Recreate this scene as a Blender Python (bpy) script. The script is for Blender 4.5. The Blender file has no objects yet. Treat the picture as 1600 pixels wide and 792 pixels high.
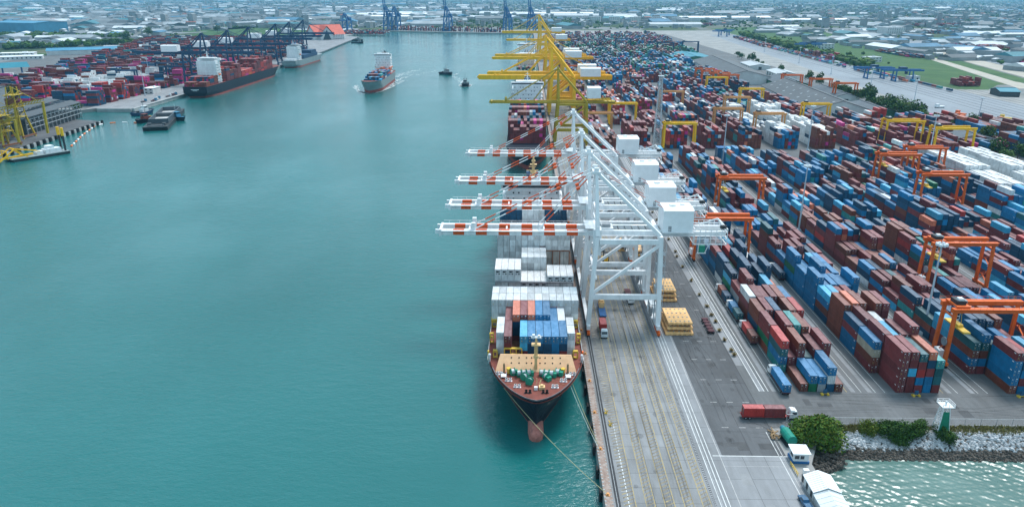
import bpy, bmesh, math, random
import numpy as np
from mathutils import Vector, Matrix
from mathutils.bvhtree import BVHTree
R = random.Random(7)
C = bpy.context.scene.collection
rad = math.radians
scene = bpy.context.scene

# ------------------------------------------------------------------ camera, world, sun, exposure
PITCH, YAW, CAM_H = rad(19.763), rad(1.145), 120.0
cam_d = bpy.data.cameras.new('camera'); cam = bpy.data.objects.new('camera', cam_d); C.objects.link(cam)
cam_d.sensor_width = 36; cam_d.lens = 25.425; cam_d.clip_start = 1; cam_d.clip_end = 90000
cam.location = (0, 0, CAM_H); cam.rotation_euler = (math.pi/2 - PITCH, 0, YAW)
scene.camera = cam
world = bpy.data.worlds.new('World'); scene.world = world; world.use_nodes = True
wn = world.node_tree; sky = wn.nodes.new('ShaderNodeTexSky'); sky.sky_type = 'NISHITA'; sky.sun_disc = False
SUN_EL, SUN_AZ = rad(60), rad(36)
sky.sun_elevation = SUN_EL; sky.sun_rotation = SUN_AZ; sky.air_density = 1.0; sky.dust_density = 3.0; sky.ozone_density = 1.5
bg = wn.nodes['Background']; bg.inputs[1].default_value = 0.088
cloud = wn.nodes.new('ShaderNodeMix'); cloud.data_type = 'RGBA'; cloud.inputs[0].default_value = .6      # thin overcast veil over the blue
wn.links.new(sky.outputs[0], cloud.inputs[6]); cloud.inputs[7].default_value = (5.0, 7.6, 8.9, 1); wn.links.new(cloud.outputs[2], bg.inputs[0])
sun_d = bpy.data.lights.new('sun', 'SUN'); sun_d.energy = 1.95; sun_d.angle = rad(20); sun_d.color = (1, .98, .955)
sun = bpy.data.objects.new('sun', sun_d); C.objects.link(sun)
sd = Vector((math.sin(SUN_AZ)*math.cos(SUN_EL), math.cos(SUN_AZ)*math.cos(SUN_EL), math.sin(SUN_EL)))
sun.rotation_euler = sd.to_track_quat('Z', 'Y').to_euler()
scene.view_settings.view_transform = 'Standard'; scene.view_settings.look = 'None'
scene.view_settings.exposure = 0.85; scene.view_settings.gamma = 1
scene.render.engine = 'CYCLES'
scene.cycles.max_bounces = 5; scene.cycles.volume_bounces = 0; scene.cycles.caustics_reflective = False
scene.cycles.caustics_refractive = False; scene.cycles.use_denoising = True

# ------------------------------------------------------------------ materials
def nd(nt, t, **kw):
    n = nt.nodes.new(t)
    for k, v in kw.items(): setattr(n, k, v)
    return n
def mat(name, col, rough=.6, metal=0, var=.25, scale=.6, spec=.3, dust=0, bump=0, bscale=4, streak=0):
    m = bpy.data.materials.new(name); m.use_nodes = True; nt = m.node_tree; b = nt.nodes['Principled BSDF']
    b.inputs['Roughness'].default_value = rough; b.inputs['Metallic'].default_value = metal
    b.inputs['Specular IOR Level'].default_value = spec
    geo = nd(nt, 'ShaderNodeNewGeometry')
    no = nd(nt, 'ShaderNodeTexNoise'); no.inputs['Scale'].default_value = scale; no.inputs['Detail'].default_value = 6
    no.inputs['Roughness'].default_value = .65
    mp = nd(nt, 'ShaderNodeMapping'); mp.inputs['Scale'].default_value = (1, 1, .25 if streak else 1)
    nt.links.new(geo.outputs['Position'], mp.inputs[0]); nt.links.new(mp.outputs[0], no.inputs['Vector'])
    rp = nd(nt, 'ShaderNodeValToRGB'); rp.color_ramp.elements[0].position = .3; rp.color_ramp.elements[1].position = .7
    lo = [max(0, c*(1-var)) for c in col[:3]]; hi = [min(1, c*(1+var*.8)) for c in col[:3]]
    rp.color_ramp.elements[0].color = (*lo, 1); rp.color_ramp.elements[1].color = (*hi, 1)
    nt.links.new(no.outputs['Fac'], rp.inputs[0]); out = rp.outputs[0]
    if dust:
        sp = nd(nt, 'ShaderNodeSeparateXYZ'); nt.links.new(geo.outputs['Normal'], sp.inputs[0])
        mm = nd(nt, 'ShaderNodeMath', operation='MULTIPLY'); mm.use_clamp = True; mm.inputs[1].default_value = dust
        nt.links.new(sp.outputs[2], mm.inputs[0])
        mx = nd(nt, 'ShaderNodeMix', data_type='RGBA'); nt.links.new(mm.outputs[0], mx.inputs[0])
        nt.links.new(out, mx.inputs[6]); mx.inputs[7].default_value = (.5, .46, .46, 1); out = mx.outputs[2]
    nt.links.new(out, b.inputs['Base Color'])
    if bump:
        bn = nd(nt, 'ShaderNodeTexNoise'); bn.inputs['Scale'].default_value = bscale; bn.inputs['Detail'].default_value = 5
        nt.links.new(geo.outputs['Position'], bn.inputs['Vector'])
        bp = nd(nt, 'ShaderNodeBump'); bp.inputs['Strength'].default_value = bump; bp.inputs['Distance'].default_value = .3
        nt.links.new(bn.outputs['Fac'], bp.inputs['Height']); nt.links.new(bp.outputs[0], b.inputs['Normal'])
    return m
_mc = {}
def M(name, col=None, **kw):
    if name not in _mc: _mc[name] = mat(name, col, **kw)
    return _mc[name]
M('white_paint', (.76, .775, .79), rough=.45, var=.16, scale=.45, streak=1)
M('white_roof', (.80, .82, .84), rough=.5, var=.08, scale=.3)
M('red_band', (.70, .095, .014), rough=.5, var=.15)
M('orange_red', (.70, .125, .016), rough=.5, var=.18, scale=.5)
M('crane_yellow', (.88, .48, .008), rough=.5, var=.18, scale=.3, streak=1)
M('olive_yellow', (.42, .30, .02), rough=.55, var=.2, scale=.3)
M('crane_blue', (.02, .12, .30), rough=.5, var=.2)
M('crane_navy', (.012, .052, .12), rough=.5, var=.2)
M('pale_orange', (.60, .28, .10), rough=.55, var=.15)
M('dark_steel', (.04, .045, .05), rough=.55, metal=.3)
M('door_rod', (.22, .22, .23), rough=.6)
M('grey_steel', (.30, .32, .34), rough=.5, metal=.3)
M('galvanised', (.48, .52, .55), rough=.45, metal=.2, var=.1)
M('rust', (.22, .09, .045), rough=.8, var=.4, scale=1.2)
M('rubber', (.02, .02, .022), rough=.8)
M('glass', (.02, .035, .05), rough=.08, spec=.6, var=.05)
M('deck_red', (.19, .050, .036), rough=.7, var=.3, scale=.4)
M('cream', (.92, .53, .30), rough=.6, var=.12, scale=.5)
M('mast_cream', (.70, .48, .24), rough=.6, var=.15)
M('hull_navy', (.012, .018, .03), rough=.5, var=.3, scale=.3, spec=.2)
M('hull_grey', (.22, .27, .28), rough=.5, var=.2, scale=.2)
M('hull_white', (.62, .66, .68), rough=.5, var=.12, scale=.2)
M('boot_red', (.32, .07, .055), rough=.6, var=.35, scale=.5)
M('bulb_red', (.42, .15, .12), rough=.6, var=.45, scale=.7)
M('winch_green', (.02, .26, .17), rough=.5)
M('brass_yellow', (.66, .44, .06), rough=.5)
M('rope', (.42, .40, .22), rough=.9)
M('rope_pale', (.5, .55, .5), rough=.9)
M('hatch_yellow', (.80, .48, .21), rough=.65, var=.22, scale=.9)
M('concrete', (.36, .37, .37), rough=.85, var=.25, scale=.12)
M('concrete_pale', (.46, .47, .47), rough=.85, var=.2, scale=.1)
M('roof_grey', (.072, .082, .092), rough=.6, var=.2, scale=.06)
M('roof_pale', (.42, .46, .49), rough=.6, var=.15, scale=.05)
M('roof_blue', (.06, .24, .38), rough=.6, var=.15, scale=.05)
M('roof_teal', (.025, .20, .27), rough=.6, var=.15, scale=.05)
M('roof_red', (.58, .12, .075), rough=.7, var=.15, scale=.2)
M('roof_dark', (.07, .09, .11), rough=.6, var=.2, scale=.1)
M('wall_pale', (.55, .57, .57), rough=.7, var=.15, scale=.1)
M('wall_dark', (.05, .06, .065), rough=.7)
M('wall_green', (.05, .17, .11), rough=.7)
M('town_wall', (.27, .29, .30), rough=.8, var=.3, scale=.02)
M('town_white', (.55, .59, .62), rough=.7, var=.25, scale=.02)
M('town_pale', (.29, .33, .36), rough=.7, var=.3, scale=.02)
M('town_grey', (.15, .17, .185), rough=.7, var=.3, scale=.02)
M('town_blue', (.06, .17, .27), rough=.7, var=.3, scale=.02)
M('town_dark', (.07, .085, .095), rough=.7, var=.3, scale=.02)
M('town_teal', (.05, .18, .22), rough=.7, var=.3, scale=.02)
M('town_red', (.27, .085, .06), rough=.7, var=.3, scale=.02)
M('trunk', (.10, .07, .045), rough=.9)
M('leaf_dark', (.030, .075, .014), rough=.7, var=.45, scale=.5, spec=.15)
M('leaf_mid', (.060, .125, .016), rough=.7, var=.45, scale=.5, spec=.15)
M('leaf_olive', (.120, .150, .018), rough=.7, var=.45, scale=.6, spec=.15)
M('rock_pale', (.40, .42, .44), rough=.9, var=.4, scale=.5)
M('rock_dark', (.085, .075, .065), rough=.85, var=.5, scale=.6)
M('gold_shrub', (.27, .20, .07), rough=.9, var=.4, scale=1)
M('dry_grass', (.20, .18, .06), rough=.95, var=.4, scale=.8)
M('soil', (.22, .18, .13), rough=.95, var=.3, scale=.4)
M('tank_green', (.01, .23, .17), rough=.45)
M('car_blue', (.02, .10, .20), rough=.3, spec=.5)
M('truck_blue', (.02, .10, .26), rough=.45)
M('truck_red', (.30, .03, .03), rough=.5)
M('chassis', (.10, .035, .045), rough=.6)
M('green_paint', (.01, .17, .10), rough=.5)
M('tyre', (.015, .015, .017), rough=.85)
M('lamp_grey', (.62, .68, .72), rough=.4)
M('pole', (.45, .52, .58), rough=.5, var=.1)
M('float_orange', (.70, .18, .06), rough=.6)
M('foam', (.75, .80, .82), rough=.8, var=.2, scale=.6)
M('timber', (.30, .20, .11), rough=.9, var=.3)

CONT = {  # container paints
 'maroon': (.165, .030, .032), 'brown': (.175, .045, .026), 'navy': (.006, .058, .12), 'blue': (.005, .155, .335),
 'sky blue': (.045, .34, .55), 'teal': (.03, .27, .27), 'red': (.40, .035, .03), 'salmon': (.55, .15, .08),
 'grey': (.34, .37, .40), 'white': (.66, .68, .69), 'green': (.010, .15, .07), 'magenta': (.52, .03, .20),
 'orange': (.50, .12, .03), 'cream': (.48, .44, .34), 'dark teal': (.012, .10, .12), 'pale grey': (.60, .64, .66)}
def cont_mat(col=None):
    m = bpy.data.materials.new('container_paint'); m.use_nodes = True; nt = m.node_tree; b = nt.nodes['Principled BSDF']
    b.inputs['Roughness'].default_value = .55; b.inputs['Specular IOR Level'].default_value = .3
    geo = nd(nt, 'ShaderNodeNewGeometry'); L = nt.links
    if col is None:
        a = nd(nt, 'ShaderNodeAttribute'); a.attribute_name = 'paint'; base = a.outputs['Color']
    else:
        oi = nd(nt, 'ShaderNodeObjectInfo'); hs = nd(nt, 'ShaderNodeHueSaturation'); hs.inputs['Color'].default_value = (*col, 1)
        mr = nd(nt, 'ShaderNodeMapRange'); vv = .04 if min(col) > .5 else .24; mr.inputs[3].default_value = 1-vv; mr.inputs[4].default_value = 1+vv
        L.new(oi.outputs['Random'], mr.inputs[0]); L.new(mr.outputs[0], hs.inputs['Value']); base = hs.outputs[0]
    no = nd(nt, 'ShaderNodeTexNoise'); no.inputs['Scale'].default_value = .55; no.inputs['Detail'].default_value = 7; no.inputs['Roughness'].default_value = .7
    mp = nd(nt, 'ShaderNodeMapping'); mp.inputs['Scale'].default_value = (1.6, .7, .5)
    L.new(geo.outputs['Position'], mp.inputs[0]); L.new(mp.outputs[0], no.inputs['Vector'])
    r1 = nd(nt, 'ShaderNodeMapRange'); r1.inputs[1].default_value = .3; r1.inputs[2].default_value = .7; r1.inputs[3].default_value = .68; r1.inputs[4].default_value = 1.2
    L.new(no.outputs['Fac'], r1.inputs[0])
    mu = nd(nt, 'ShaderNodeMix', data_type='RGBA', blend_type='MULTIPLY'); mu.inputs[0].default_value = 1
    L.new(base, mu.inputs[6]); L.new(r1.outputs[0], mu.inputs[7])
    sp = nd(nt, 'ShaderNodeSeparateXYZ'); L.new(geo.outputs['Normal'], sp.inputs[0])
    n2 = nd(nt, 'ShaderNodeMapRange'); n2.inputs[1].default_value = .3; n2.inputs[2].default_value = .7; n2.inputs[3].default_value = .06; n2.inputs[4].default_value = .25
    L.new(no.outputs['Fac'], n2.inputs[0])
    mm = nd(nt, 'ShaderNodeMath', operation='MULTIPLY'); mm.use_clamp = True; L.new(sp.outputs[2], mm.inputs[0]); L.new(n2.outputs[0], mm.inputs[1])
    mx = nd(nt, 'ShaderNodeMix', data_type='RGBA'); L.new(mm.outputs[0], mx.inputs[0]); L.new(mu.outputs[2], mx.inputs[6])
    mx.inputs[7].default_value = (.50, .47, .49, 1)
    L.new(mx.outputs[2], b.inputs['Base Color'])
    return m
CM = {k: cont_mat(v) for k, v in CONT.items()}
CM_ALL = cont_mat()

# ------------------------------------------------------------------ mesh helpers
class MB:
    def __init__(s): s.v = []; s.f = []; s.m = []
    def quad(s, p, mi=0):
        n = len(s.v); s.v += [tuple(q) for q in p]; s.f.append(tuple(range(n, n+len(p)))); s.m.append(mi)
    def hexa(s, b, t, mi=0):
        n = len(s.v); k = len(b); s.v += [tuple(q) for q in b] + [tuple(q) for q in t]
        for i in range(k):
            j = (i+1) % k; s.f.append((n+i, n+j, n+k+j, n+k+i)); s.m.append(mi)
        s.f.append(tuple(n+k+i for i in range(k))); s.f.append(tuple(n+i for i in reversed(range(k)))); s.m += [mi, mi]; return s
    def box(s, x0, x1, y0, y1, z0, z1, mi=0):
        s.hexa([(x0,y0,z0),(x1,y0,z0),(x1,y1,z0),(x0,y1,z0)], [(x0,y0,z1),(x1,y0,z1),(x1,y1,z1),(x0,y1,z1)], mi); return s
    def cbox(s, c, d, mi=0, rz=0):
        x, y, z = (q/2 for q in d); ca, sa = math.cos(rz), math.sin(rz)
        P = lambda px, py, pz: (c[0]+px*ca-py*sa, c[1]+px*sa+py*ca, c[2]+pz)
        s.hexa([P(-x,-y,-z),P(x,-y,-z),P(x,y,-z),P(-x,y,-z)], [P(-x,-y,z),P(x,-y,z),P(x,y,z),P(-x,y,z)], mi); return s
    def beam(s, p, q, w, h=None, mi=0, w2=None):
        p, q = Vector(p), Vector(q); h = h or w; d = (q-p).normalized()
        u = Vector((0,0,1)) if abs(d.z) < .95 else Vector((1,0,0))
        a = d.cross(u).normalized(); c = a.cross(d).normalized()
        k = (w2 or w)/w
        r = lambda o, k: [o-a*w/2*k-c*h/2*k, o+a*w/2*k-c*h/2*k, o+a*w/2*k+c*h/2*k, o-a*w/2*k+c*h/2*k]
        s.hexa(r(p, 1), r(q, k), mi); return s
    def bands(s, p, q, w, h, ts, mis):
        p, q = Vector(p), Vector(q)
        for i in range(len(ts)-1): s.beam(p.lerp(q, ts[i]), p.lerp(q, ts[i+1]), w, h, mis[i % len(mis)])
        return s
    def tube(s, p, q, r, n=8, mi=0, r2=None):
        p, q = Vector(p), Vector(q); d = (q-p).normalized(); u = Vector((0,0,1)) if abs(d.z) < .95 else Vector((1,0,0))
        a = d.cross(u).normalized(); c = a.cross(d); r2 = r if r2 is None else r2
        ring = lambda o, rr: [o+(a*math.cos(t)+c*math.sin(t))*rr for t in (2*math.pi*i/n for i in range(n))]
        s.hexa(ring(p, r), ring(q, r2), mi); return s
    def prism(s, pts, z0, z1, mi=0):
        s.hexa([(x,y,z0) for x, y in pts], [(x,y,z1) for x, y in pts], mi); return s
    def path(s, pts, r, n=6, mi=0):
        for i in range(len(pts)-1): s.tube(pts[i], pts[i+1], r, n, mi)
        return s
    def ball(s, c, r, mi=0, sq=(1,1,1), n=8, jit=0, rng=R):
        k = len(s.v); rows = max(3, n//2)
        for i in range(rows+1):
            th = math.pi*i/rows
            for j in range(n):
                ph = 2*math.pi*j/n; rr = r*(1+jit*(rng.random()-.5))
                s.v.append((c[0]+rr*sq[0]*math.sin(th)*math.cos(ph), c[1]+rr*sq[1]*math.sin(th)*math.sin(ph), c[2]+rr*sq[2]*math.cos(th)))
        for i in range(rows):
            for j in range(n):
                a = k+i*n+j; b = k+i*n+(j+1) % n; s.f.append((a, a+n, b+n, b)); s.m.append(mi)
        return s
    def mesh(s, name, mats, recalc=True):
        me = bpy.data.meshes.new(name); me.from_pydata([tuple(v) for v in s.v], [], s.f)
        for m in mats: me.materials.append(_mc[m] if isinstance(m, str) else m)
        me.polygons.foreach_set('material_index', s.m)
        if recalc:
            bm = bmesh.new(); bm.from_mesh(me); bmesh.ops.recalc_face_normals(bm, faces=bm.faces); bm.to_mesh(me); bm.free()
        me.update(); return me
    def build(s, name, mats, parent=None, loc=(0,0,0), rz=0, recalc=True):
        if not isinstance(mats, (list, tuple)): mats = [mats]
        return link(name, s.mesh(name, mats, recalc), parent, loc, rz)
def link(name, me, parent=None, loc=(0,0,0), rz=0):
    o = bpy.data.objects.new(name, me); C.objects.link(o); o.location = loc; o.rotation_euler = (0,0,rz)
    if parent is not None: o.parent = parent
    return o
def tag(o, label=None, cat=None, group=None, kind=None):
    if label: o['label'] = label
    if cat: o['category'] = cat
    if group: o['group'] = group
    if kind: o['kind'] = kind
    return o
def thing(name, label, cat, loc=(0,0,0), rz=0, group=None):
    o = bpy.data.objects.new(name, None); C.objects.link(o); o.location = loc; o.rotation_euler = (0,0,rz); o.empty_display_size = .1
    return tag(o, label, cat, group)
def copy_tree(o, parent=None, loc=None, rz=None, label=None):
    c = o.copy(); C.objects.link(c)
    if parent is not None: c.parent = parent
    if loc is not None: c.location = loc
    if rz is not None: c.rotation_euler = (0,0,rz)
    if label: c['label'] = label
    for ch in list(o.children): copy_tree(ch, c)
    return c
ORD = ['front','second','third','fourth','fifth','sixth','seventh','eighth','ninth','tenth','eleventh','twelfth','thirteenth','fourteenth','fifteenth','sixteenth','seventeenth','eighteenth','nineteenth','twentieth']
ORD1 = ['first'] + ORD[1:]
def nth(i): return ORD1[i] if i < len(ORD1) else 'remote'

# ------------------------------------------------------------------ water, land, haze
def new_mat(name):
    m = bpy.data.materials.new(name); m.use_nodes = True; _mc[name] = m; return m, m.node_tree, m.node_tree.nodes['Principled BSDF']
def ramp(nt, src, stops):
    r = nd(nt, 'ShaderNodeValToRGB'); e = r.color_ramp.elements
    e[0].position, e[0].color = stops[0][0], (*stops[0][1], 1); e[1].position, e[1].color = stops[-1][0], (*stops[-1][1], 1)
    for p, c in stops[1:-1]:
        k = e.new(p); k.color = (*c, 1)
    nt.links.new(src, r.inputs[0]); return r.outputs[0]
def noise(nt, vec, scale, detail=5, rough=.6, out='Fac'):
    n = nd(nt, 'ShaderNodeTexNoise'); n.inputs['Scale'].default_value = scale; n.inputs['Detail'].default_value = detail
    n.inputs['Roughness'].default_value = rough; nt.links.new(vec, n.inputs['Vector']); return n.outputs[out]
def scaled(nt, vec, s, rot=0):
    m = nd(nt, 'ShaderNodeMapping'); m.inputs['Scale'].default_value = s; m.inputs['Rotation'].default_value = (0, 0, rot)
    nt.links.new(vec, m.inputs[0]); return m.outputs[0]
def mth(nt, op, a, b=None, clamp=False):
    m = nd(nt, 'ShaderNodeMath', operation=op); m.use_clamp = clamp
    for i, q in enumerate((a, b)):
        if q is None: continue
        if isinstance(q, (int, float)): m.inputs[i].default_value = q
        else: nt.links.new(q, m.inputs[i])
    return m.outputs[0]
def mixc(nt, f, a, b, bt='MIX'):
    m = nd(nt, 'ShaderNodeMix', data_type='RGBA', blend_type=bt)
    for i, q in ((0, f), (6, a), (7, b)):
        if isinstance(q, (int, float)): m.inputs[i].default_value = q
        elif isinstance(q, tuple): m.inputs[i].default_value = (*q, 1)
        else: nt.links.new(q, m.inputs[i])
    return m.outputs[2]
def mapr(nt, v, a, b, c=0, d=1):
    m = nd(nt, 'ShaderNodeMapRange', interpolation_type='SMOOTHSTEP'); nt.links.new(v, m.inputs[0])
    for i, q in enumerate((a, b, c, d)): m.inputs[i+1].default_value = q
    return m.outputs[0]
WATER_Z = -3.5
wm, nt, b = new_mat('sea_water')
geo = nd(nt, 'ShaderNodeNewGeometry'); P = geo.outputs['Position']
big = noise(nt, scaled(nt, P, (.004, .0022, 1), .5), 1, 5, .55)
b.inputs['Base Color'].default_value = (.01, .13, .125, 1)
nt.links.new(ramp(nt, big, [(.3, (.005, .090, .090)), (.5, (.009, .120, .121)), (.7, (.015, .150, .155))]), b.inputs['Base Color'])
b.inputs['IOR'].default_value = 1.33; b.inputs['Specular IOR Level'].default_value = .9
patch = noise(nt, scaled(nt, P, (.009, .005, 1), .9), 1, 4, .6)
lane = noise(nt, scaled(nt, P, (.004, .016, 1), .75), 1, 6, .62)
patch = mth(nt, 'ADD', mth(nt, 'MULTIPLY', patch, .72), mth(nt, 'MULTIPLY', lane, .28))
nt.links.new(mapr(nt, patch, .38, .62, .04, .15), b.inputs['Roughness'])
sx = nd(nt, 'ShaderNodeSeparateXYZ'); nt.links.new(P, sx.inputs[0])
w1 = noise(nt, scaled(nt, P, (.16, .34, 1), .35), 1, 6, .68)
w2 = noise(nt, scaled(nt, P, (.55, .9, 1), -.2), 1, 3, .6)
hgt = mth(nt, 'ADD', mth(nt, 'MULTIPLY', w1, 1.3), mth(nt, 'MULTIPLY', w2, .5))
bp = nd(nt, 'ShaderNodeBump'); bp.inputs['Distance'].default_value = .9
nt.links.new(hgt, bp.inputs['Height'])
amp = mapr(nt, patch, .36, .66, .24, .52)
nt.links.new(amp, bp.inputs['Strength']); nt.links.new(bp.outputs[0], b.inputs['Normal'])
mb = MB(); mb.quad([(-45000,-3000,WATER_Z),(45000,-3000,WATER_Z),(45000,70000,WATER_Z),(-45000,70000,WATER_Z)])
tag(mb.build('sea_water', 'sea_water', recalc=False), kind='structure')

# choppy shallow water of the inlet behind the quay: real wavelets
im, nt, b = new_mat('inlet_water')
geo = nd(nt, 'ShaderNodeNewGeometry'); P = geo.outputs['Position']
nt.links.new(ramp(nt, noise(nt, scaled(nt, P, (.03, .05, 1), .4), 1, 4, .6), [(.3, (.045, .115, .10)), (.55, (.07, .15, .135)), (.75, (.10, .185, .168))]), b.inputs['Base Color'])
b.inputs['Roughness'].default_value = .26; b.inputs['IOR'].default_value = 1.33; b.inputs['Specular IOR Level'].default_value = .9
rg = np.random.default_rng(12)
gx, gy = np.meshgrid(np.arange(77, 240, .3), np.arange(118, 174, .3)); gz = np.zeros_like(gx)
for k in range(42):
    wl = .85*1.095**(k % 16)*rg.uniform(.9, 1.1); th = 1.2+rg.normal(0, .75); ph = rg.uniform(0, 6.28)
    gz += wl*.0080*np.sin(2*np.pi/wl*(gx*np.cos(th)+gy*np.sin(th))+ph+.6*np.sin(gx*.21+k)+.6*np.sin(gy*.17-k))
gz = gz*(1+.5*np.sin(gx*.05+gy*.11))*np.clip((gy-118)/14, 0, 1)*np.clip((240-gx)/30, 0, 1)
ny_, nx_ = gx.shape; idx = np.arange(nx_*ny_).reshape(ny_, nx_)
me = bpy.data.meshes.new('inlet_water'); me.from_pydata(np.stack([gx, gy, gz+WATER_Z+.2], -1).reshape(-1, 3).tolist(), [], np.stack([idx[:-1,:-1], idx[:-1,1:], idx[1:,1:], idx[1:,:-1]], -1).reshape(-1, 4).tolist())
me.materials.append(im); me.shade_smooth(); tag(link('inlet_water', me), kind='structure')

gm, nt, b = new_mat('ground')
geo = nd(nt, 'ShaderNodeNewGeometry'); P = geo.outputs['Position']
sx = nd(nt, 'ShaderNodeSeparateXYZ'); nt.links.new(P, sx.inputs[0])
pav = ramp(nt, noise(nt, P, .03, 8, .7), [(.3, (.21, .21, .205)), (.55, (.30, .30, .295)), (.75, (.39, .385, .375))])
vo = nd(nt, 'ShaderNodeTexVoronoi'); vo.inputs['Scale'].default_value = 1
nt.links.new(scaled(nt, P, (.006, .0042, 0), .3), vo.inputs['Vector'])
cell = nd(nt, 'ShaderNodeSeparateColor'); nt.links.new(vo.outputs['Color'], cell.inputs[0])
fine = noise(nt, P, .02, 8, .75)
cf = mth(nt, 'ADD', mth(nt, 'MULTIPLY', cell.outputs[0], .6), mth(nt, 'MULTIPLY', fine, .5))
far = ramp(nt, cf, [(.2, (.035, .06, .028)), (.42, (.055, .085, .035)), (.5, (.10, .11, .06)), (.62, (.13, .14, .13)), (.8, (.22, .23, .24))])
m1 = mapr(nt, sx.outputs[1], 2560, 2640)
m2 = mapr(nt, sx.outputs[0], 590, 640)
m3 = mapr(nt, sx.outputs[0], -900, -1050)
mm = mth(nt, 'MAXIMUM', m1, mth(nt, 'MAXIMUM', m2, m3))
nt.links.new(mixc(nt, mm, pav, far), b.inputs['Base Color']); b.inputs['Roughness'].default_value = .9
b.inputs['Specular IOR Level'].default_value = .15
LAND = [(20.3,40),(78,40),(78,167),(86,182.5),(40000,182.5),(40000,60000),(-40000,60000),(-40000,480),(-800,480),(-640,560),(-540,690),
        (-500,772),(-486,790),(-474,806),(-437,799),(-433,1100),(-440,1400),(-450,1640),(-494,2199),(-545,2230),(-530,2560),(-513,2587),(-90,2430),(20.3,2395)]
tag(MB().prism(LAND, -9, 0).build('ground', 'ground'), kind='structure')

# haze: one closed box of even air round everything
hm = bpy.data.materials.new('haze'); hm.use_nodes = True; nt = hm.node_tree; nt.nodes.remove(nt.nodes['Principled BSDF'])
pv = nd(nt, 'ShaderNodeVolumePrincipled'); pv.inputs['Density'].default_value = HAZE = .000062
pv.inputs['Color'].default_value = (.24, .60, .86, 1); pv.inputs['Anisotropy'].default_value = .2
nt.links.new(pv.outputs[0], nt.nodes['Material Output'].inputs['Volume'])
tag(MB().box(-44000, 44000, -2500, 62000, -10, 160).build('haze', hm), kind='stuff')

# ------------------------------------------------------------------ quay surfaces and markings (sheets 4 mm apart)
def sheet(name, pts, z, m, kind='structure'):
    mb = MB(); mb.quad([(x, y, z) for x, y in pts]); return tag(mb.build(name, m, recalc=False), kind=kind)
def rect(x0, x1, y0, y1): return [(x0,y0),(x1,y0),(x1,y1),(x0,y1)]
def paving(name, stops, scale, slabs=None, rough=.85, stretch=(1, 1, 1)):
    m, nt, b = new_mat(name); geo = nd(nt, 'ShaderNodeNewGeometry'); P = geo.outputs['Position']
    n = mth(nt, 'ADD', mth(nt, 'MULTIPLY', noise(nt, scaled(nt, P, stretch), scale, 8, .7), .7), mth(nt, 'MULTIPLY', noise(nt, scaled(nt, P, (1, .12, 1)), .6, 5, .6), .3))
    c = ramp(nt, n, stops)
    if slabs:
        br = nd(nt, 'ShaderNodeTexBrick'); br.offset = 0; br.inputs['Scale'].default_value = 1; br.inputs['Mortar Size'].default_value = .012
        br.inputs['Brick Width'].default_value = slabs[0]; br.inputs['Row Height'].default_value = slabs[1]; br.inputs['Mortar Size'].default_value = .09
        br.inputs['Color1'].default_value = (1,1,1,1); br.inputs['Color2'].default_value = (.88,.88,.88,1); br.inputs['Mortar'].default_value = (.6,.6,.6,1)
        nt.links.new(P, br.inputs['Vector']); c = mixc(nt, 1.0, c, br.outputs[0], 'MULTIPLY')
    nt.links.new(c, b.inputs['Base Color']); b.inputs['Roughness'].default_value = rough; b.inputs['Specular IOR Level'].default_value = .2
paving('quay_concrete', [(.30, (.11, .11, .11)), (.45, (.205, .21, .215)), (.6, (.275, .285, .298)), (.75, (.35, .36, .375))], .035, (4.6, 6), stretch=(1, .35, 1))
paving('apron_concrete', [(.3, (.17, .175, .18)), (.5, (.25, .26, .275)), (.7, (.33, .345, .365))], .05, (6, 8), stretch=(1, .4, 1))
paving('asphalt', [(.3, (.072, .075, .08)), (.5, (.105, .11, .118)), (.7, (.15, .157, .168))], .06, (9, 14), stretch=(1, .5, 1))
paving('yard_asphalt', [(.3, (.085, .087, .09)), (.5, (.125, .13, .135)), (.7, (.17, .178, .188))], .05, stretch=(1, .5, 1))
paving('edge_concrete', [(.3, (.16, .10, .08)), (.48, (.28, .21, .18)), (.7, (.42, .38, .35))], .5)
paving('yellow_line', [(.38, (.27, .24, .18)), (.5, (.40, .31, .13)), (.65, (.52, .39, .14))], .4)
paving('white_line', [(.35, (.36, .37, .37)), (.5, (.60, .62, .62)), (.65, (.72, .73, .73))], .4)
paving('white_line_worn', [(.38, (.30, .30, .30)), (.52, (.42, .42, .42)), (.7, (.6, .6, .6))], .5)
paving('hatch_worn', [(.36, (.12, .11, .10)), (.5, (.22, .19, .14)), (.66, (.44, .35, .18))], .35)
paving('trench_dark', [(.3, (.03, .032, .036)), (.7, (.07, .072, .076))], .5)
paving('railyard_paving', [(.3, (.18, .20, .225)), (.5, (.24, .265, .295)), (.7, (.30, .33, .36))], .012, stretch=(1, .3, 1))
paving('field_grass', [(.3, (.022, .062, .018)), (.5, (.04, .10, .026)), (.7, (.085, .135, .045))], .02)
paving('dirt_road', [(.3, (.30, .27, .22)), (.7, (.48, .45, .40))], .03)
QY0, QY1 = 40, 2390
sheet('quay_pavement', rect(22.4, 47.2, QY0, QY1), .004, 'quay_concrete')
sheet('apron_pavement', rect(47.2, 72.6, QY0, 170.2), .004, 'apron_concrete')
sheet('apron_pavement', rect(47.2, 54.6, 170.2, QY1), .004, 'apron_concrete')
sheet('asphalt_apron', rect(54.6, 72.2, 170.2, 620), .004, 'asphalt')
sheet('yard_road', rect(72.2, 800, 184, 204.2), .004, 'yard_asphalt')
sheet('yard_road', rect(72.2, 110, 204.2, 620), .004, 'yard_asphalt')
sheet('yard_pavement', rect(110, 430, 204.2, 2360), .004, 'yard_asphalt')
sheet('asphalt_apron', rect(54.6, 110, 620, 2360), .004, 'yard_asphalt')
q = MB(); q.box(20.25, 22.4, QY0, QY1, -.6, .22); tag(q.build('quay_edge', 'edge_concrete'), kind='structure')
q = MB()
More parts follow.
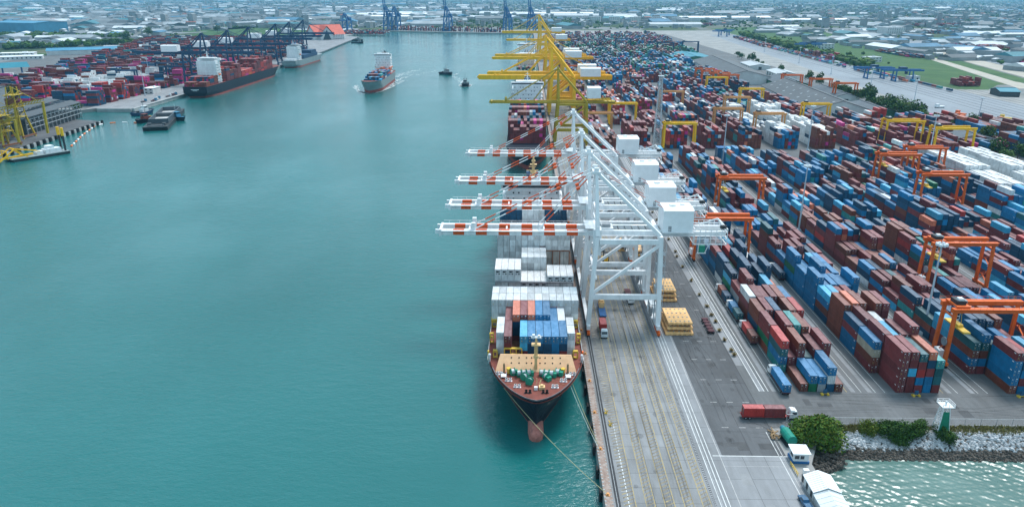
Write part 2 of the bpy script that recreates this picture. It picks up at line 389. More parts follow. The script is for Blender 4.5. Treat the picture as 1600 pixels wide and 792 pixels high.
for y in np.arange(42, 700, 1.5): q.box(20.3, 20.75, y, y+.45, .22, .34); q.box(22.0, 22.35, y+.5, y+.8, .22, .30)
tag(q.build('quay_edge_blocks', 'concrete'), kind='structure')
sheet('cable_trench', rect(23.0, 24.2, QY0, 1200), .012, 'trench_dark')
sheet('drain_channel', rect(47.5, 48.05, QY0, 1200), .012, 'trench_dark')
q = MB()
for y in np.arange(QY0, 500, .75): q.box(47.55, 48.0, y, y+.34, .012, .03)
tag(q.build('drain_grating', 'grey_steel'), kind='structure')
for x in (23.55, 49.55): tag(MB().box(x-.07, x+.07, QY0, 1300, .004, .08).build('crane_rail', 'grey_steel'), kind='structure')
for x in (49.1, 50.25, 51.3): sheet('lane_marking', rect(x, x+.22, QY0, 700), .012, 'white_line')
sheet('lane_marking', rect(53.9, 54.1, QY0, 700), .012, 'white_line_worn')
sheet('lane_marking', rect(26.2, 26.4, QY0, 186), .012, 'white_line')
q = MB()
for y in np.arange(QY0, 420, 2.6): q.quad([(24.9,y,.012),(26.2,y,.012),(26.2,y+.14,.012),(24.9,y+.14,.012)])
tag(q.build('lane_marking', 'white_line_worn', recalc=False), kind='structure')
HB = [(28.4, 30.9), (33.2, 35.6), (37.9, 40.2), (42.5, 44.9)]
HB = [(24.9+3.3, 30.4), (32.6, 35.0), (37.3, 39.8), (42.1, 44.4)]
for x in (27.9, 30.5, 32.7, 35.2, 37.6, 40.0, 42.3, 44.6, 46.7): sheet('lane_marking', rect(x, x+.16, QY0, 900), .016, 'yellow_line')
for x0, x1 in ((25.0, 27.9), (30.7, 32.7), (35.4, 37.6), (40.2, 42.3), (44.8, 46.7)):
    q = MB()
    for y in np.arange(QY0, 420, 1.45): q.quad([(x0,y,.012),(x1,y+1.3,.012),(x1,y+1.72,.012),(x0,y+.42,.012)])
    tag(q.build('lane_hatching', 'hatch_worn', recalc=False), kind='structure')
sheet('lane_marking', rect(52, 78, 170.0, 170.3), .016, 'white_line')
sheet('lane_marking', rect(54, 72, 165.5, 165.62), .016, 'white_line_worn')
sheet('lane_marking', rect(70.2, 70.4, 120, 182), .016, 'white_line'); sheet('lane_marking', rect(71.2, 71.4, 120, 182), .016, 'white_line_worn')
q = MB()
for y in np.arange(184, 520, 14):
    for x in (58, 63, 68): q.quad([(x,y,.012),(x+2,y,.012),(x+2,y+.25,.012),(x,y+.25,.012)])
tag(q.build('lane_marking', 'white_line_worn', recalc=False), kind='structure')
sheet('planting_strip', rect(72.4, 74.8, 222, 620), .012, 'apron_concrete')
sheet('lane_marking', rect(75.1, 76.9, 205, 560), .012, 'apron_concrete')
for x in (75.2, 76.7, 78.0): sheet('lane_marking', rect(x, x+.22, 205, 560), .020, 'white_line')
LEGS = [80, 110.5, 143, 172, 201.5, 231, 260.5, 290, 320]     # seaward wheel line of each yard block
for L in LEGS:
    for x in (L-.9, L+25.2-.9): sheet('crane_runway', rect(x+.2, x+1.6, 205, 548), .010, 'apron_concrete')
    for x in (L+1.6, L+4.6, L+27.6): sheet('lane_marking', rect(x, x+.13, 205, 548), .012, 'white_line')
    sheet('lane_marking', rect(L+23.0, L+23.15, 205, 548), .012, 'yellow_line')
sheet('paved_lot', [(740,700),(1250,700),(1600,1700),(1300,2200),(985,1990),(750,900)], .003, 'railyard_paving')
# rail yard, fields and roads to the right
sheet('rail_yard', [(392,590),(455,440),(640,440),(566,843),(566,1146),(640,2325),(560,2330),(442,840)], .006, 'railyard_paving')
sheet('rail_yard', [(455,184),(900,184),(640,440),(455,440)], .006, 'railyard_paving')
sheet('field', [(572,990),(610,985),(672,1060),(930,2017),(900,2100),(1087,3041),(664,2754),(640,2325),(560,1146)], .006, 'field_grass')
sheet('field', [(705,1080),(720,1020),(960,2010),(935,2017)], .014, 'field_grass')
sheet('road', [(660,1000),(690,1005),(932,2017),(922,2017)], .010, 'dirt_road')
sheet('road', [(700,900),(750,900),(985,2005),(960,2010)], .006, 'dirt_road')
sheet('road', [(640,184),(760,184),(750,900),(700,900)], .006, 'railyard_paving')
q = MB()
for i in range(9):
    x = 470+i*11
    q.quad([(x,300,.014),(x+1.2,300,.014),(x+95,2250,.014),(x+93.8,2250,.014)])
tag(q.build('rail_track', 'trench_dark', recalc=False), kind='structure')
# left terminal pavement
sheet('quay_pavement', [(-434,800),(-431,1100),(-438,1400),(-448,1640),(-492,2199),(-640,2199),(-540,1300),(-486,800)], .005, 'apron_concrete')
sheet('terminal_pavement', [(-486,795),(-540,1300),(-640,2199),(-980,2199),(-980,1000),(-760,820)], .005, 'yard_asphalt')
sheet('field', [(-900,1650),(-760,1700),(-700,2300),(-800,2900),(-1150,2900)], .005, 'field_grass')
sheet('field', [(-1400,2500),(-1100,2450),(-850,3300),(-1250,3500)], .005, 'field_grass')
sheet('field', [(-1250,1500),(-1000,1480),(-980,1560),(-1230,1600)], .012, 'field_grass')
q = MB()
q.hexa([(-434,798.5,-4.5),(-436.5,798.5,-4.5),(-436.5,1300,-4.5),(-434,1300,-4.5)],[(-434,798.5,.3),(-436.5,798.5,.3),(-436.5,1300,.3),(-434,1300,.3)])
q.box(-475, -437, 796.6, 799.2, -4.5, .3)
tag(q.build('quay_edge', 'concrete'), kind='structure')

paving('lot_paving', [(.36, (.10, .12, .14)), (.47, (.36, .40, .44)), (.6, (.52, .56, .60)), (.75, (.66, .70, .73))], .02, stretch=(.35, 1.6, 1))
for pts in ([(-2300,2750),(-1500,2720),(-1250,3050),(-2000,3300)], [(-2600,3500),(-1400,3300),(-1150,3900),(-2400,4300)], [(-1750,1960),(-1200,1980),(-1250,2080),(-1750,2100)], [(-3300,4600),(-900,4350),(-800,5200),(-3400,5600)], [(-820,2620),(-640,2640),(-640,2760),(-820,2760)], [(-4500,6300),(-300,6000),(-300,7200),(-4800,7800)]):
    sheet('paved_lot', pts, .02, 'lot_paving')

# rubber marks, oil stains and repaired patches of the paving
paving('rubber_mark', [(.36, (.10, .10, .10)), (.66, (.05, .05, .052))], .35)
_mc['rubber_mark'].node_tree.nodes['Principled BSDF'].inputs['Alpha'].default_value = .2     # thin worn film
paving('asphalt_patch', [(.3, (.06, .062, .066)), (.7, (.10, .103, .108))], .3)
paving('apron_patch', [(.3, (.20, .205, .21)), (.7, (.30, .31, .325))], .3)
rg = random.Random(91); q = MB()
mz = [.022]
def mark(pts, w):
    mz[0] += .00013
    for a, b_ in zip(pts, pts[1:]):
        d = Vector((b_[0]-a[0], b_[1]-a[1], 0)).normalized(); n_ = Vector((-d.y, d.x, 0))*w/2; a, b_ = Vector((*a, mz[0])), Vector((*b_, mz[0]))
        q.quad([a-n_, a+n_, b_+n_, b_-n_])
for i in range(22):
    x, y = rg.uniform(56, 70), rg.uniform(172, 330); k = rg.gauss(0, .0035); L_ = rg.randint(8, 22); sl = rg.gauss(0, .05)
    for off in (0, 1.9): mark([(x+off+sl*j*2.5+k*(j*2.5)**2*.5, y+j*2.5) for j in range(L_)], rg.uniform(.22, .4))
for i in range(26):
    x, y = rg.uniform(75, 190), rg.uniform(188, 203); L_ = rg.randint(6, 16); sl = rg.gauss(0, .04); k = rg.gauss(0, .003)
    for off in (0, 1.9): mark([(x+j*2.5, min(203.6, max(187.2, y+off+sl*j*2.5+k*(j*2.5)**2))) for j in range(L_)], rg.uniform(.2, .36))
for i in range(26):
    x, y = rg.choice((29.3, 31.9, 34.1, 36.6, 38.8, 41.2, 43.4))+rg.gauss(0, .35), rg.uniform(130, 330); L_ = rg.randint(8, 30); sl = rg.gauss(0, .008)
    for off in (-.9, .9): mark([(x+off+sl*j*2.5, y+j*2.5) for j in range(L_)], rg.uniform(.2, .42))
for i in range(8):
    x, y, r0 = rg.uniform(58, 74), rg.uniform(176, 200), rg.uniform(10, 17)
    for off in (0, 1.9): mark([(x+(r0+off)*math.cos(1.57+j*.13), y+(r0+off)*math.sin(1.57+j*.13)-r0) for j in range(-11, 1) if 54.8 < x+(r0+off)*math.cos(1.57+j*.13) < 110 and 187 > y+(r0+off)*math.sin(1.57+j*.13)-r0 > 172] or [(60,180),(60,182)], .3)
tag(q.build('tyre_marks', 'rubber_mark', recalc=False), kind='structure')
for i in range(26):
    x, y = (rg.uniform(56, 68), rg.uniform(172, 300)) if i % 2 else (rg.uniform(80, 170), rg.uniform(188, 200)); w, l = rg.uniform(1.5, 5), rg.uniform(1.5, 5)
    if x > 72: l = min(l, 203.5-y)
    sheet('paving_patch', rect(x, min(x+w, 72 if x < 70 else 999), y, y+l), .0075+i*.00017, 'asphalt_patch')
for i in range(9): x, y = rg.uniform(54.8, 66), rg.uniform(120, 162); sheet('paving_patch', rect(x, x+rg.uniform(2, 4), y, y+rg.uniform(2, 5)), .008+i*.0003, 'apron_patch')
q = MB()
for i in range(60):
    x, y = (rg.uniform(25, 47), rg.uniform(140, 300)) if i % 2 else (rg.uniform(55, 71), rg.uniform(172, 260)); r_ = rg.uniform(.25, 1.1); a0 = rg.random()*3
    q.quad([(x+r_*rg.uniform(.6, 1.2)*math.cos(a0+a), y+1.5*r_*rg.uniform(.6, 1.2)*math.sin(a0+a), .045+i*.0001) for a in (0, .8, 1.6, 2.4, 3.1, 3.9, 4.7, 5.5)])
tag(q.build('oil_stains', 'rubber_mark', recalc=False), kind='structure')
# ------------------------------------------------------------------ shipping containers
CW, CG = 2.44, .33
cands = []      # x0, y0, z0, length, height, colour, label, reefer
mass = []       # x0, x1, y0, y1, z0, z1, colour
def pick(rng, ws):
    t = rng.random()*sum(w for _, w in ws)
    for c, w in ws:
        t -= w
        if t <= 0: return c
    return ws[-1][0]
W1 = [('maroon',.28),('brown',.07),('navy',.14),('blue',.25),('sky blue',.12),('dark teal',.06),('teal',.03),('red',.035),('salmon',.03),('pale grey',.02),('white',.01),('green',.01)]
W2 = [('maroon',.48),('magenta',.06),('navy',.13),('blue',.10),('brown',.12),('teal',.03),('white',.05),('red',.05),('salmon',.03)]
W3 = [('navy',.20),('blue',.20),('maroon',.32),('teal',.07),('white',.07),('magenta',.05),('salmon',.04),('sky blue',.05),('green',.03)]
W4 = [('green',.24),('dark teal',.06),('navy',.14),('maroon',.30),('brown',.12),('white',.10),('teal',.06)]
W5 = [('maroon',.42),('navy',.22),('white',.07),('brown',.12),('blue',.1),('teal',.06),('magenta',.06),('green',.06)]
BLOCK = ['quayside','second','third','fourth','fifth','sixth','seventh','eighth','ninth']
# front bays read from the photograph, bottom tier first, six rows from the sea
m, br, nv, bl, sk, tl, dt, rd, sa, gr, wh, gn, cr, pg = 'maroon','brown','navy','blue','sky blue','teal','dark teal','red','salmon','grey','white','green','cream','pale grey'
FRONT = {
 0: [[[], [br], [gn, bl], [gr, bl], [nv, pg, bl], [br]],
     [[tl, bl, dt, rd], [m, m], [m, m, m, br], [bl, dt], [m, m, m], [br, br, m, m]],
     [[br, gn, m, m], [m, m, m], [br, m, m, m], [tl, dt, tl, tl], [m, br, br, br], [m, br, m]],
     [[br, nv, br, br], [m, m, m, m], [nv, nv, bl, nv], [nv, bl, nv], [m, m, br, br], [bl, nv, br, rd]],
     [[m, br, m, pg], [nv, m, m, m], [m, nv, br, m], [m, m, m, m], [br, m, m, br], [nv, bl, bl, bl]],
     [[bl, gr, m], [bl, nv, m, m, m], [m, gr, m], [bl, sk], [nv, m, bl, sk], [m, br, salm if False else sa]]],
 1: [[[], [m, m, m, m, m], [m, m, sk, m, m], [m, bl, rd, m, dt], [bl, bl, m, nv, sa], [m, dt, dt, tl]],
     [[m, br, cr, bl], [br, br, m, m, m], [m, nv, bl, m, sk], [m, m, m, m, m], [m, nv, bl, m, m, m], [tl, dt, sk]],
     [[bl, bl, m, nv], [br, m, nv, nv, m], [nv, m, m, m], [dt, tl, nv, pg], [bl, m, bl], [nv, nv, bl]],
     [[br, br, br, br, br], [m, m, m, sa, sa], [m, m, m, br, br], [m, nv, m], [m, bl, br, m, br], [bl, m, m, m, m]],
     [[nv, br, bl, sk], [bl, m, bl, sk], [m, m, m, m], [m, m, m, m], [m, nv], [m, m, m]]],
 2: [[[], [], [br, bl, bl, bl, m], [bl, m, bl, nv, rd], [m, sk, m, bl, sk], [m, dt, nv, m, m]],
     [[m, bl, br, dt], [m, bl, br, dt, bl], [m, nv, dt, dt], [bl, nv, bl], [m, m, bl, bl], [m, m, m, m]],
     [[m, m, sk, sk], [m, m, dt, sk], [bl, bl, nv, nv, nv], [br, br, br, nv, nv], [m, nv, nv, nv, nv], [m, m, m, br, br]],
     [[nv, br, dt], [dt, dt, nv, nv], [dt, bl, nv, nv], [bl, nv, bl, nv], [nv, m, nv, nv], [m, m, nv, sa]]],
}
rng = random.Random(11)
AISLE = {}
def bay_heights(rng, base):
    return [max(0, min(6, base + rng.choice([-1,-1,0,0,0,1]))) for _ in range(6)]
def stack(bi, bay, col, x0, y0, cols, L=12.19, near=True):
    z = .02
    for t, c in enumerate(cols):
        H = 2.9 if (bay+col) % 3 else 2.75
        top = t == len(cols)-1
        tier = 'single tier' if len(cols) == 1 else ('top tier' if top else ('ground tier' if t == 0 else nth(t)+' tier'))
        lab = f"{c} container, {tier}, {nth(col)} row from the sea, {ORD[bay]} bay, {BLOCK[bi]} yard block" if bay < len(ORD) else None
        cands.append([x0, y0, z, L, H-.04, c, lab, False]); z += H
for bi, L in enumerate(LEGS):
    base, run = 4, 0
    prev = None
    for bay in range(27):
        y0 = 205 + 12.62*bay
        if run <= 0: base = rng.choice([2,3,3,4,4,4,5]); run = rng.choice([1,2,2,3]); dom = pick(rng, W1[:4])
        run -= 1
        fr = FRONT.get(bi, [])
        hs = bay_heights(rng, base)
        if 13 <= bay <= 13 and bi in (1, 3, 5): hs = [0]*6
        for col in range(6):
            cols = fr[bay][col] if bay < len(fr) else [dom if rng.random() < .45 else pick(rng, W1) for _ in range(hs[col])]
            if bi >= 7 and bay > 17: cols = ['white']*(4 if bay > 21 else (3 if bay > 18 else 2)-(rng.random() < .08))
            if not cols: continue
            x0 = L+5.3+col*(CW+CG)
            stack(bi, bay, col, x0, y0, cols)
# the berthed ship in front of the white cranes
SHIP_X, PITCH_X = 3.4, 2.55
sx0 = SHIP_X - 6*PITCH_X
def ship_bay(name, y0, L, base, cols, reefer=False):
    for ci, st in cols.items():
        for t, c in enumerate(st):
            tier = 'top tier' if t == len(st)-1 else ('deck tier' if t == 0 else nth(t)+' tier')
            cc = 'white' if c in ('pale grey', 'white') else c
            lab = f"{cc} {'refrigerated ' if reefer else ''}container, {tier}, {nth(ci)} row from seaward side, {name} of berthed ship"
            cands.append([sx0+ci*PITCH_X+.05, y0, base+t*2.6, L, 2.56, c, lab, reefer])
ship_bay('forward bay', 208, 12.19, 9.5, {2:[nv,m,m], 4:[m,sk,sk], 5:[nv,nv,bl], 6:[nv,nv,bl], 7:[nv,nv,bl], 8:[bl,bl,bl], 9:[m,nv,bl]})
for k, nm in ((0, 'forward bay'), (1, 'forward bay inner half')):
    ship_bay(nm, 210.5+6.2*k, 6.06, 9.5, {1:[pg]*3, 10:[pg]*3})
ship_bay('second bay', 220.7, 12.19, 8.6, {2:[m,m,m], 3:[m,nv,nv,sa], 4:[m,m,m,m], 5:[m,m,m,sa], 6:[nv,nv,bl,bl], 7:[nv,nv,bl,bl], 8:[nv,bl,bl], 9:[pg]*3})
for k, nm in ((0, 'white wall fore'), (1, 'white wall aft')):
    ship_bay(nm, 233.1+6.25*k, 6.06, 8.6, {i:[pg]*4 for i in range(12)})
rf = {i:[wh]*4 for i in range(4)}; rf.update({i:[wh]*2 for i in range(4, 8)}); rf.update({i:[wh]*3 for i in range(8, 12)})
ship_bay('reefer bay', 261, 12.19, 9.3, rf, True)
for k, nm in ((0, 'middle bay fore'), (1, 'middle bay aft')):
    ship_bay(nm, 275+6.25*k, 6.06, 9.3, {i:[pg]*4 for i in range(4, 8)})
ship_bay('tall bay', 288.6, 12.19, 9.3, {i:[pg]*6 for i in range(12)})
ship_bay('bay behind tall bay', 301.6, 12.19, 9.3, {i:[pg]*5 for i in range(12)})
ship_bay('dark bay', 316, 12.19, 9.3, {i:([nv]*7 if i < 4 or i > 7 else [pg]*7) for i in range(12)})
ship_bay('aftmost bay', 329, 12.19, 9.3, {i:[m]*4 for i in range(12)})
# containers standing on trailers in the first lanes and on the quay (x0, y0, z0, length, colour, label)
for x, y, L, c, lab in ((81.7, 202.2, 12.19, 'blue', 'blue container on trailer beside front bay of quayside yard block'),
    (81.7, 243.4, 6.06, 'red', 'red short container on trailer in seaward truck lane'), (81.7, 237, 6.06, 'brown', 'brown short container behind red one on lane trailer'),
    (81.7, 262.6, 6.06, 'blue', 'blue short container on trailer beyond red lane truck'), (81.7, 256.2, 6.06, 'dark teal', 'dark teal short container ending the blue lane load'),
    (81.7, 280, 6.06, 'brown', 'orange brown short container on trailer in truck lane'), (81.7, 273.6, 6.06, 'navy', 'navy short container on trailer in truck lane'),
    (112.5, 300, 12.19, 'navy', 'navy container on trailer in second block truck lane')):
    cands.append([x, y, 1.35, L, 2.6, c, lab, False])
LANE_LOADS = [(81.7, 202.2, 12.19), (81.7, 237, 12.46), (81.7, 256.2, 12.46), (81.7, 273.6, 12.46), (112.5, 300, 12.19)]
# which of them show, and how large
vs, fs, own = [], [], []
for i, (x, y, z, L, H, *_r) in enumerate(cands):
    n = len(vs); vs += [(x,y,z),(x+CW,y,z),(x+CW,y+L,z),(x,y+L,z),(x,y,z+H),(x+CW,y,z+H),(x+CW,y+L,z+H),(x,y+L,z+H)]
    for f in ((4,5,6,7),(0,1,5,4),(1,2,6,5),(3,0,4,7)): fs.append(tuple(n+k for k in f)); own.append(i)
tree = BVHTree.FromPolygons(vs, fs)
mw = cam.rotation_euler.to_matrix(); seen = {}
NX, NY = 620, 306; fl = cam_d.lens/36
for j in range(NY):
    for i in range(NX):
        d = mw @ Vector(((i+.5)/NX-.5, (.5-(j+.5)/NY)*.495, -fl))
        if d.z >= -.02: continue
        h = tree.ray_cast(Vector((0,0,CAM_H)), d.normalized())
        if h[2] is not None: seen[own[h[2]]] = seen.get(own[h[2]], 0)+1
rank = sorted((i for i in seen if cands[i][6]), key=lambda i: -seen[i])
for i in range(len(cands)-8, len(cands)):
    if i not in rank: rank.append(i)
forced = list(range(len(cands)-8, len(cands)))
chosen = forced + [i for i in rank if i not in forced][:304-len(forced)]
chosen_set = set(chosen)
def container_mesh(L, H, colour):
    k = ('body', L, round(H, 2), colour)
    if k not in _mc:
        mb = MB(); w = CW/2; p = .05
        mb.box(-w+p, w-p, p, L-p, .1, H-.04, 0)
        for x in (-w, w-.14):
            for y in (0, L-.16): mb.box(x, x+.14, y, y+.16, 0, H, 0)
            mb.box(x, x+.12, .16, L-.16, H-.14, H, 0); mb.box(x, x+.12, .16, L-.16, 0, .16, 0)
        for y in (0, L-.14): mb.box(-w+.14, w-.14, y, y+.14, H-.13, H, 0); mb.box(-w+.14, w-.14, y, y+.14, 0, .16, 0)
        n = int(L/.56)
        for s in (-1, 1):
            for i in range(n):
                y = .3+i*(L-.6)/n
                mb.hexa([(s*(w-p),y,.16),(s*(w-.012),y+.08,.16),(s*(w-.012),y+.24,.16),(s*(w-p),y+.32,.16)], [(s*(w-p),y,H-.14),(s*(w-.012),y+.08,H-.14),(s*(w-.012),y+.24,H-.14),(s*(w-p),y+.32,H-.14)], 0)
        if (hash((L, colour)) or 1) and colour in ('maroon','blue','teal'):
            mb.box(-w+.004, -w+.03, L*.06, L*.06+.8, H*.76, H*.86, 1)
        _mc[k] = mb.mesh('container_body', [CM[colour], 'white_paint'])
    return _mc[k]
def door_mesh(H, colour):
    k = ('door', round(H, 2), colour)
    if k not in _mc:
        mb = MB(); w = CW/2
        for s in (-1, 1):
            mb.box(min(s*.03, s*(w-.16)), max(s*.03, s*(w-.16)), -.01, .05, .17, H-.15, 0)
            for x in (.28, .82): mb.box(s*x-.022, s*x+.022, -.06, -.012, .12, H-.1, 1)
            for z in (.55, 1.1): mb.box(min(s*.5, s*.66), max(s*.5, s*.66), -.075, -.071, z, z+.06, 1)
        mb.box(.38, .78, -.014, -.011, H*.78, H*.88, 2); mb.box(.36, .62, -.014, -.011, H*.6, H*.64, 2)
        mb.box(-.8, -.5, -.014, -.011, H*.72, H*.80, 2); mb.box(-.7, -.5, -.014, -.011, H*.3, H*.4, 3)
        for s in (-1, 1):
            for z in (.02, H-.12): mb.box(s*w-(.13 if s > 0 else 0), s*w+(.13 if s < 0 else 0), -.02, -.005, z, z+.1, 1)
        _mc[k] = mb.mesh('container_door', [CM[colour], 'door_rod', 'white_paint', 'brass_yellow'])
    return _mc[k]
def reefer_mesh(H):
    k = ('reefer', round(H, 2))
    if k not in _mc:
        mb = MB(); mb.box(-1.0, 1.0, -.03, .04, .2, H-.15, 0); mb.box(-.8, .75, -.05, -.032, H*.46, H*.76, 1); mb.box(-.9, -.2, -.05, -.032, .35, H*.36, 2); mb.box(.1, .8, -.05, -.032, .4, H*.34, 1)
        mb.box(.2, .7, -.06, -.052, H*.5, H*.7, 2)
        _mc[k] = mb.mesh('refrigeration_unit', ['white_paint', 'dark_steel', 'grey_steel'])
    return _mc[k]
for n, i in enumerate(cands_i for cands_i in chosen):
    x, y, z, L, H, c, lab, rf_ = cands[i]
    o = link('shipping_container', container_mesh(L, H, c), None, (x+CW/2, y, z))
    onship = 'ship' in lab
    tag(o, lab.replace('pale grey', 'pale'), 'container', 'containers on the berthed ship' if onship else ('containers on trailers' if i in forced else 'containers stacked in the yard'))
    if rf_: link('refrigeration_unit', reefer_mesh(H), o)
    elif y < 330: link('door', door_mesh(H, c), o)
for i, (x, y, z, L, H, c, lab, rf_) in enumerate(cands):
    if i in chosen_set: continue
    if i in seen or (x > 60): mass.append((x, x+CW, y, y+L, z, z+H, c))

# everything farther away: one object
def yard(x0, x1, y0, y1, ws, rng, hmin=2, hmax=5, pitch=30.2, white=None, skip=.06):
    L = x0
    while L < x1:
        y = y0; run = 0; H = {}
        bays = int((y1-y0)/12.62)
        for bay in range(bays):
            if run <= 0: base = rng.randint(hmin, hmax); run = rng.choice([1,2,3,4]); dom = pick(rng, [w for w in ws if w[0] != 'magenta']); empty = rng.random() < skip
            run -= 1
            for col in range(6): H[bay, col] = 0 if empty else max(0, min(6, base+rng.choice([-1,0,0,0,1])))
            H[bay, 'd'] = dom
        for bay in range(bays):
            for col in range(6):
                n = H[bay, col]; x = L+5.3+col*(CW+CG); yy = y0+bay*12.62
                vis = min(H.get((bay-1, col), 0), H.get((bay, col-1), 0), H.get((bay, col+1), 0))
                for t in range(max(0, min(vis, n-1)), n):
                    wz = white and white[0] < x < white[1] and white[2] < yy < white[3]
                    c = ('white' if rng.random() < .93 else 'navy') if wz else (H[bay, 'd'] if rng.random() < .5 else pick(rng, ws))
                    mass.append((x, x+CW, yy, yy+12.19, t*2.85+.02, t*2.85+2.8, c))
        L += pitch
rng = random.Random(5)
yard(50, 80, 575, 1000, W2, rng, 2, 5)
yard(80, 290, 592, 1000, W2, rng, 2, 5, white=(196, 262, 596, 770))
yard(260, 420, 560, 715, W2, rng, 3, 5, skip=0)
yard(50, 270, 1025, 1480, W3, rng, 2, 5)
yard(50, 330, 1500, 1790, W4, rng, 2, 5)
yard(50, 380, 1810, 2330, W5, rng, 2, 4)
yard(230, 285, 940, 990, [('navy',.8),('maroon',.2)], rng, 5, 5, skip=0)
def long_row(xa, ya, n, ws, rng, step=(0, 13.2), hmax=1, hs=None, alongx=False, gap=.2):
    for i in range(n):
        if rng.random() < gap: continue
        for t in range(rng.randint(1, hmax)):
            x, y = xa+step[0]*i, ya+step[1]*i
            if alongx: mass.append((x, x+12.19, y, y+CW, t*2.75+1, t*2.75+3.7, pick(rng, ws)))
            else: mass.append((x, x+CW, y, y+12.19, t*2.75+1, t*2.75+3.7, pick(rng, ws)))
for k in range(3): long_row(588-k*10, 1900, 72-k*8, W3, rng, (-.55, -13.2), 1, gap=.15)
for k in range(6): long_row(575+k*2.8, 1560, 12, W2, rng, (-.8, -13), 4)
for k in range(8): long_row(560+k*2.8, 1780, 30, W2, rng, (1.0, 13), 2, gap=.35)
for k in range(6): long_row(602+k*2.8, 1490, 2, [('red',.9),('maroon',.1)], rng, (0, 13), 3, gap=0)
for k in range(10): long_row(592+k*2.8, 1020, 2, [('maroon',.9),('red',.1)], rng, (0, 13), 4, gap=.1)
for xx, yy, nx, ny, ws, hm in ((820,1120,14,12,W5,2),(900,1300,20,10,W2,3),(760,1480,10,14,W5,2),(1000,1700,30,8,W2,3),(1500,2900,60,6,[('maroon',.6),('red',.3),('navy',.1)],4),(1250,2400,40,6,W5,3),(560,3000,60,5,W2,3),(-1900,2900,50,6,[('maroon',.7),('red',.3)],2),(1300,1300,16,8,[('orange',.5),('maroon',.5)],4)):
    for a in range(nx): long_row(xx+a*2.9, yy, ny, ws, rng, (0, 13), hm, gap=.25)
# left terminal: boxes lie across, in blocks of six
WL = [('maroon',.42),('magenta',.13),('brown',.10),('red',.05),('navy',.22),('blue',.05),('white',.03)]
WLF = [('maroon',.5),('navy',.25),('red',.15),('teal',.05),('white',.05)]
for by in range(44):
    yb = 818+by*26.5
    for bx in range(40):
        xb = -497-bx*13.0
        if xb < -690-(yb-900)*.28 or (yb > 1640 and xb > -560-(yb-1640)*.12): continue
        if rng.random() < .10: continue
        base = rng.randint(2, 6); dom = pick(rng, (WL if yb < 1250 else WLF))
        zone = -640 < xb < -540 and 900 < yb < 1060
        for r in range(6):
            n = max(0, base+rng.choice([-1,0,0,1]))
            for t in range(n):
                c = 'white' if zone and rng.random() < .9 else (dom if rng.random() < .45 else pick(rng, WL if yb < 1250 else WLF))
                mass.append((xb, xb+12.19, yb+r*2.8, yb+r*2.8+CW, t*2.75, t*2.75+2.7, c))
for a in range(150):
    if rng.random() < .12: continue
    ws = [('maroon',.5),('navy',.2),('red',.1),('pale grey',.2)]
    c0 = pick(rng, ws)
    for t in range(rng.randint(3, 6)):
        x = -475+a*2.6; y = 2606-(x+475)*.37
        mass.append((x, x+CW, y, y+12.19, t*2.75, t*2.75+2.7, c0 if rng.random() < .6 else pick(rng, ws)))
for a in range(70):
    for b in range(3):
        for t in range(rng.randint(1, 4)): mass.append((-640+a*2.8, -640+a*2.8+CW, 2340+b*40, 2352+b*40, t*2.75, t*2.75+2.7, pick(rng, WLF)))
def build_mass():
    a = np.array([r[:6] for r in mass], dtype=np.float64); n = len(a)
    x0, x1, y0, y1, z0, z1 = a.T
    V = np.empty((n, 8, 3))
    for k, (x, y, z) in enumerate(((x0,y0,z0),(x1,y0,z0),(x1,y1,z0),(x0,y1,z0),(x0,y0,z1),(x1,y0,z1),(x1,y1,z1),(x0,y1,z1))):
        V[:, k, 0] = x; V[:, k, 1] = y; V[:, k, 2] = z
    F = np.array([(4,5,6,7),(0,1,5,4),(1,2,6,5),(2,3,7,6),(3,0,4,7)])
    idx = (np.arange(n)[:, None, None]*8+F[None]).reshape(-1)
    me = bpy.data.meshes.new('container_stacks'); nf = n*5
    me.vertices.add(n*8); me.vertices.foreach_set('co', V.reshape(-1))
    me.loops.add(nf*4); me.loops.foreach_set('vertex_index', idx.astype(np.int32))
    me.polygons.add(nf); me.polygons.foreach_set('loop_start', np.arange(0, nf*4, 4, dtype=np.int32))
    me.update(calc_edges=True); me.shade_flat()
    rg = np.random.default_rng(3); col = np.array([CONT[r[6]] for r in mass])*rg.uniform(.75, 1.25, (n, 1))
    col = np.clip(col, 0, .8); colf = np.concatenate([np.repeat(col, 5, axis=0), np.ones((nf, 1))], axis=1)
    at = me.attributes.new('paint', 'FLOAT_COLOR', 'FACE'); at.data.foreach_set('color', colf.reshape(-1).astype(np.float32))
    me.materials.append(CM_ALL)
    return link('shipping_containers', me)
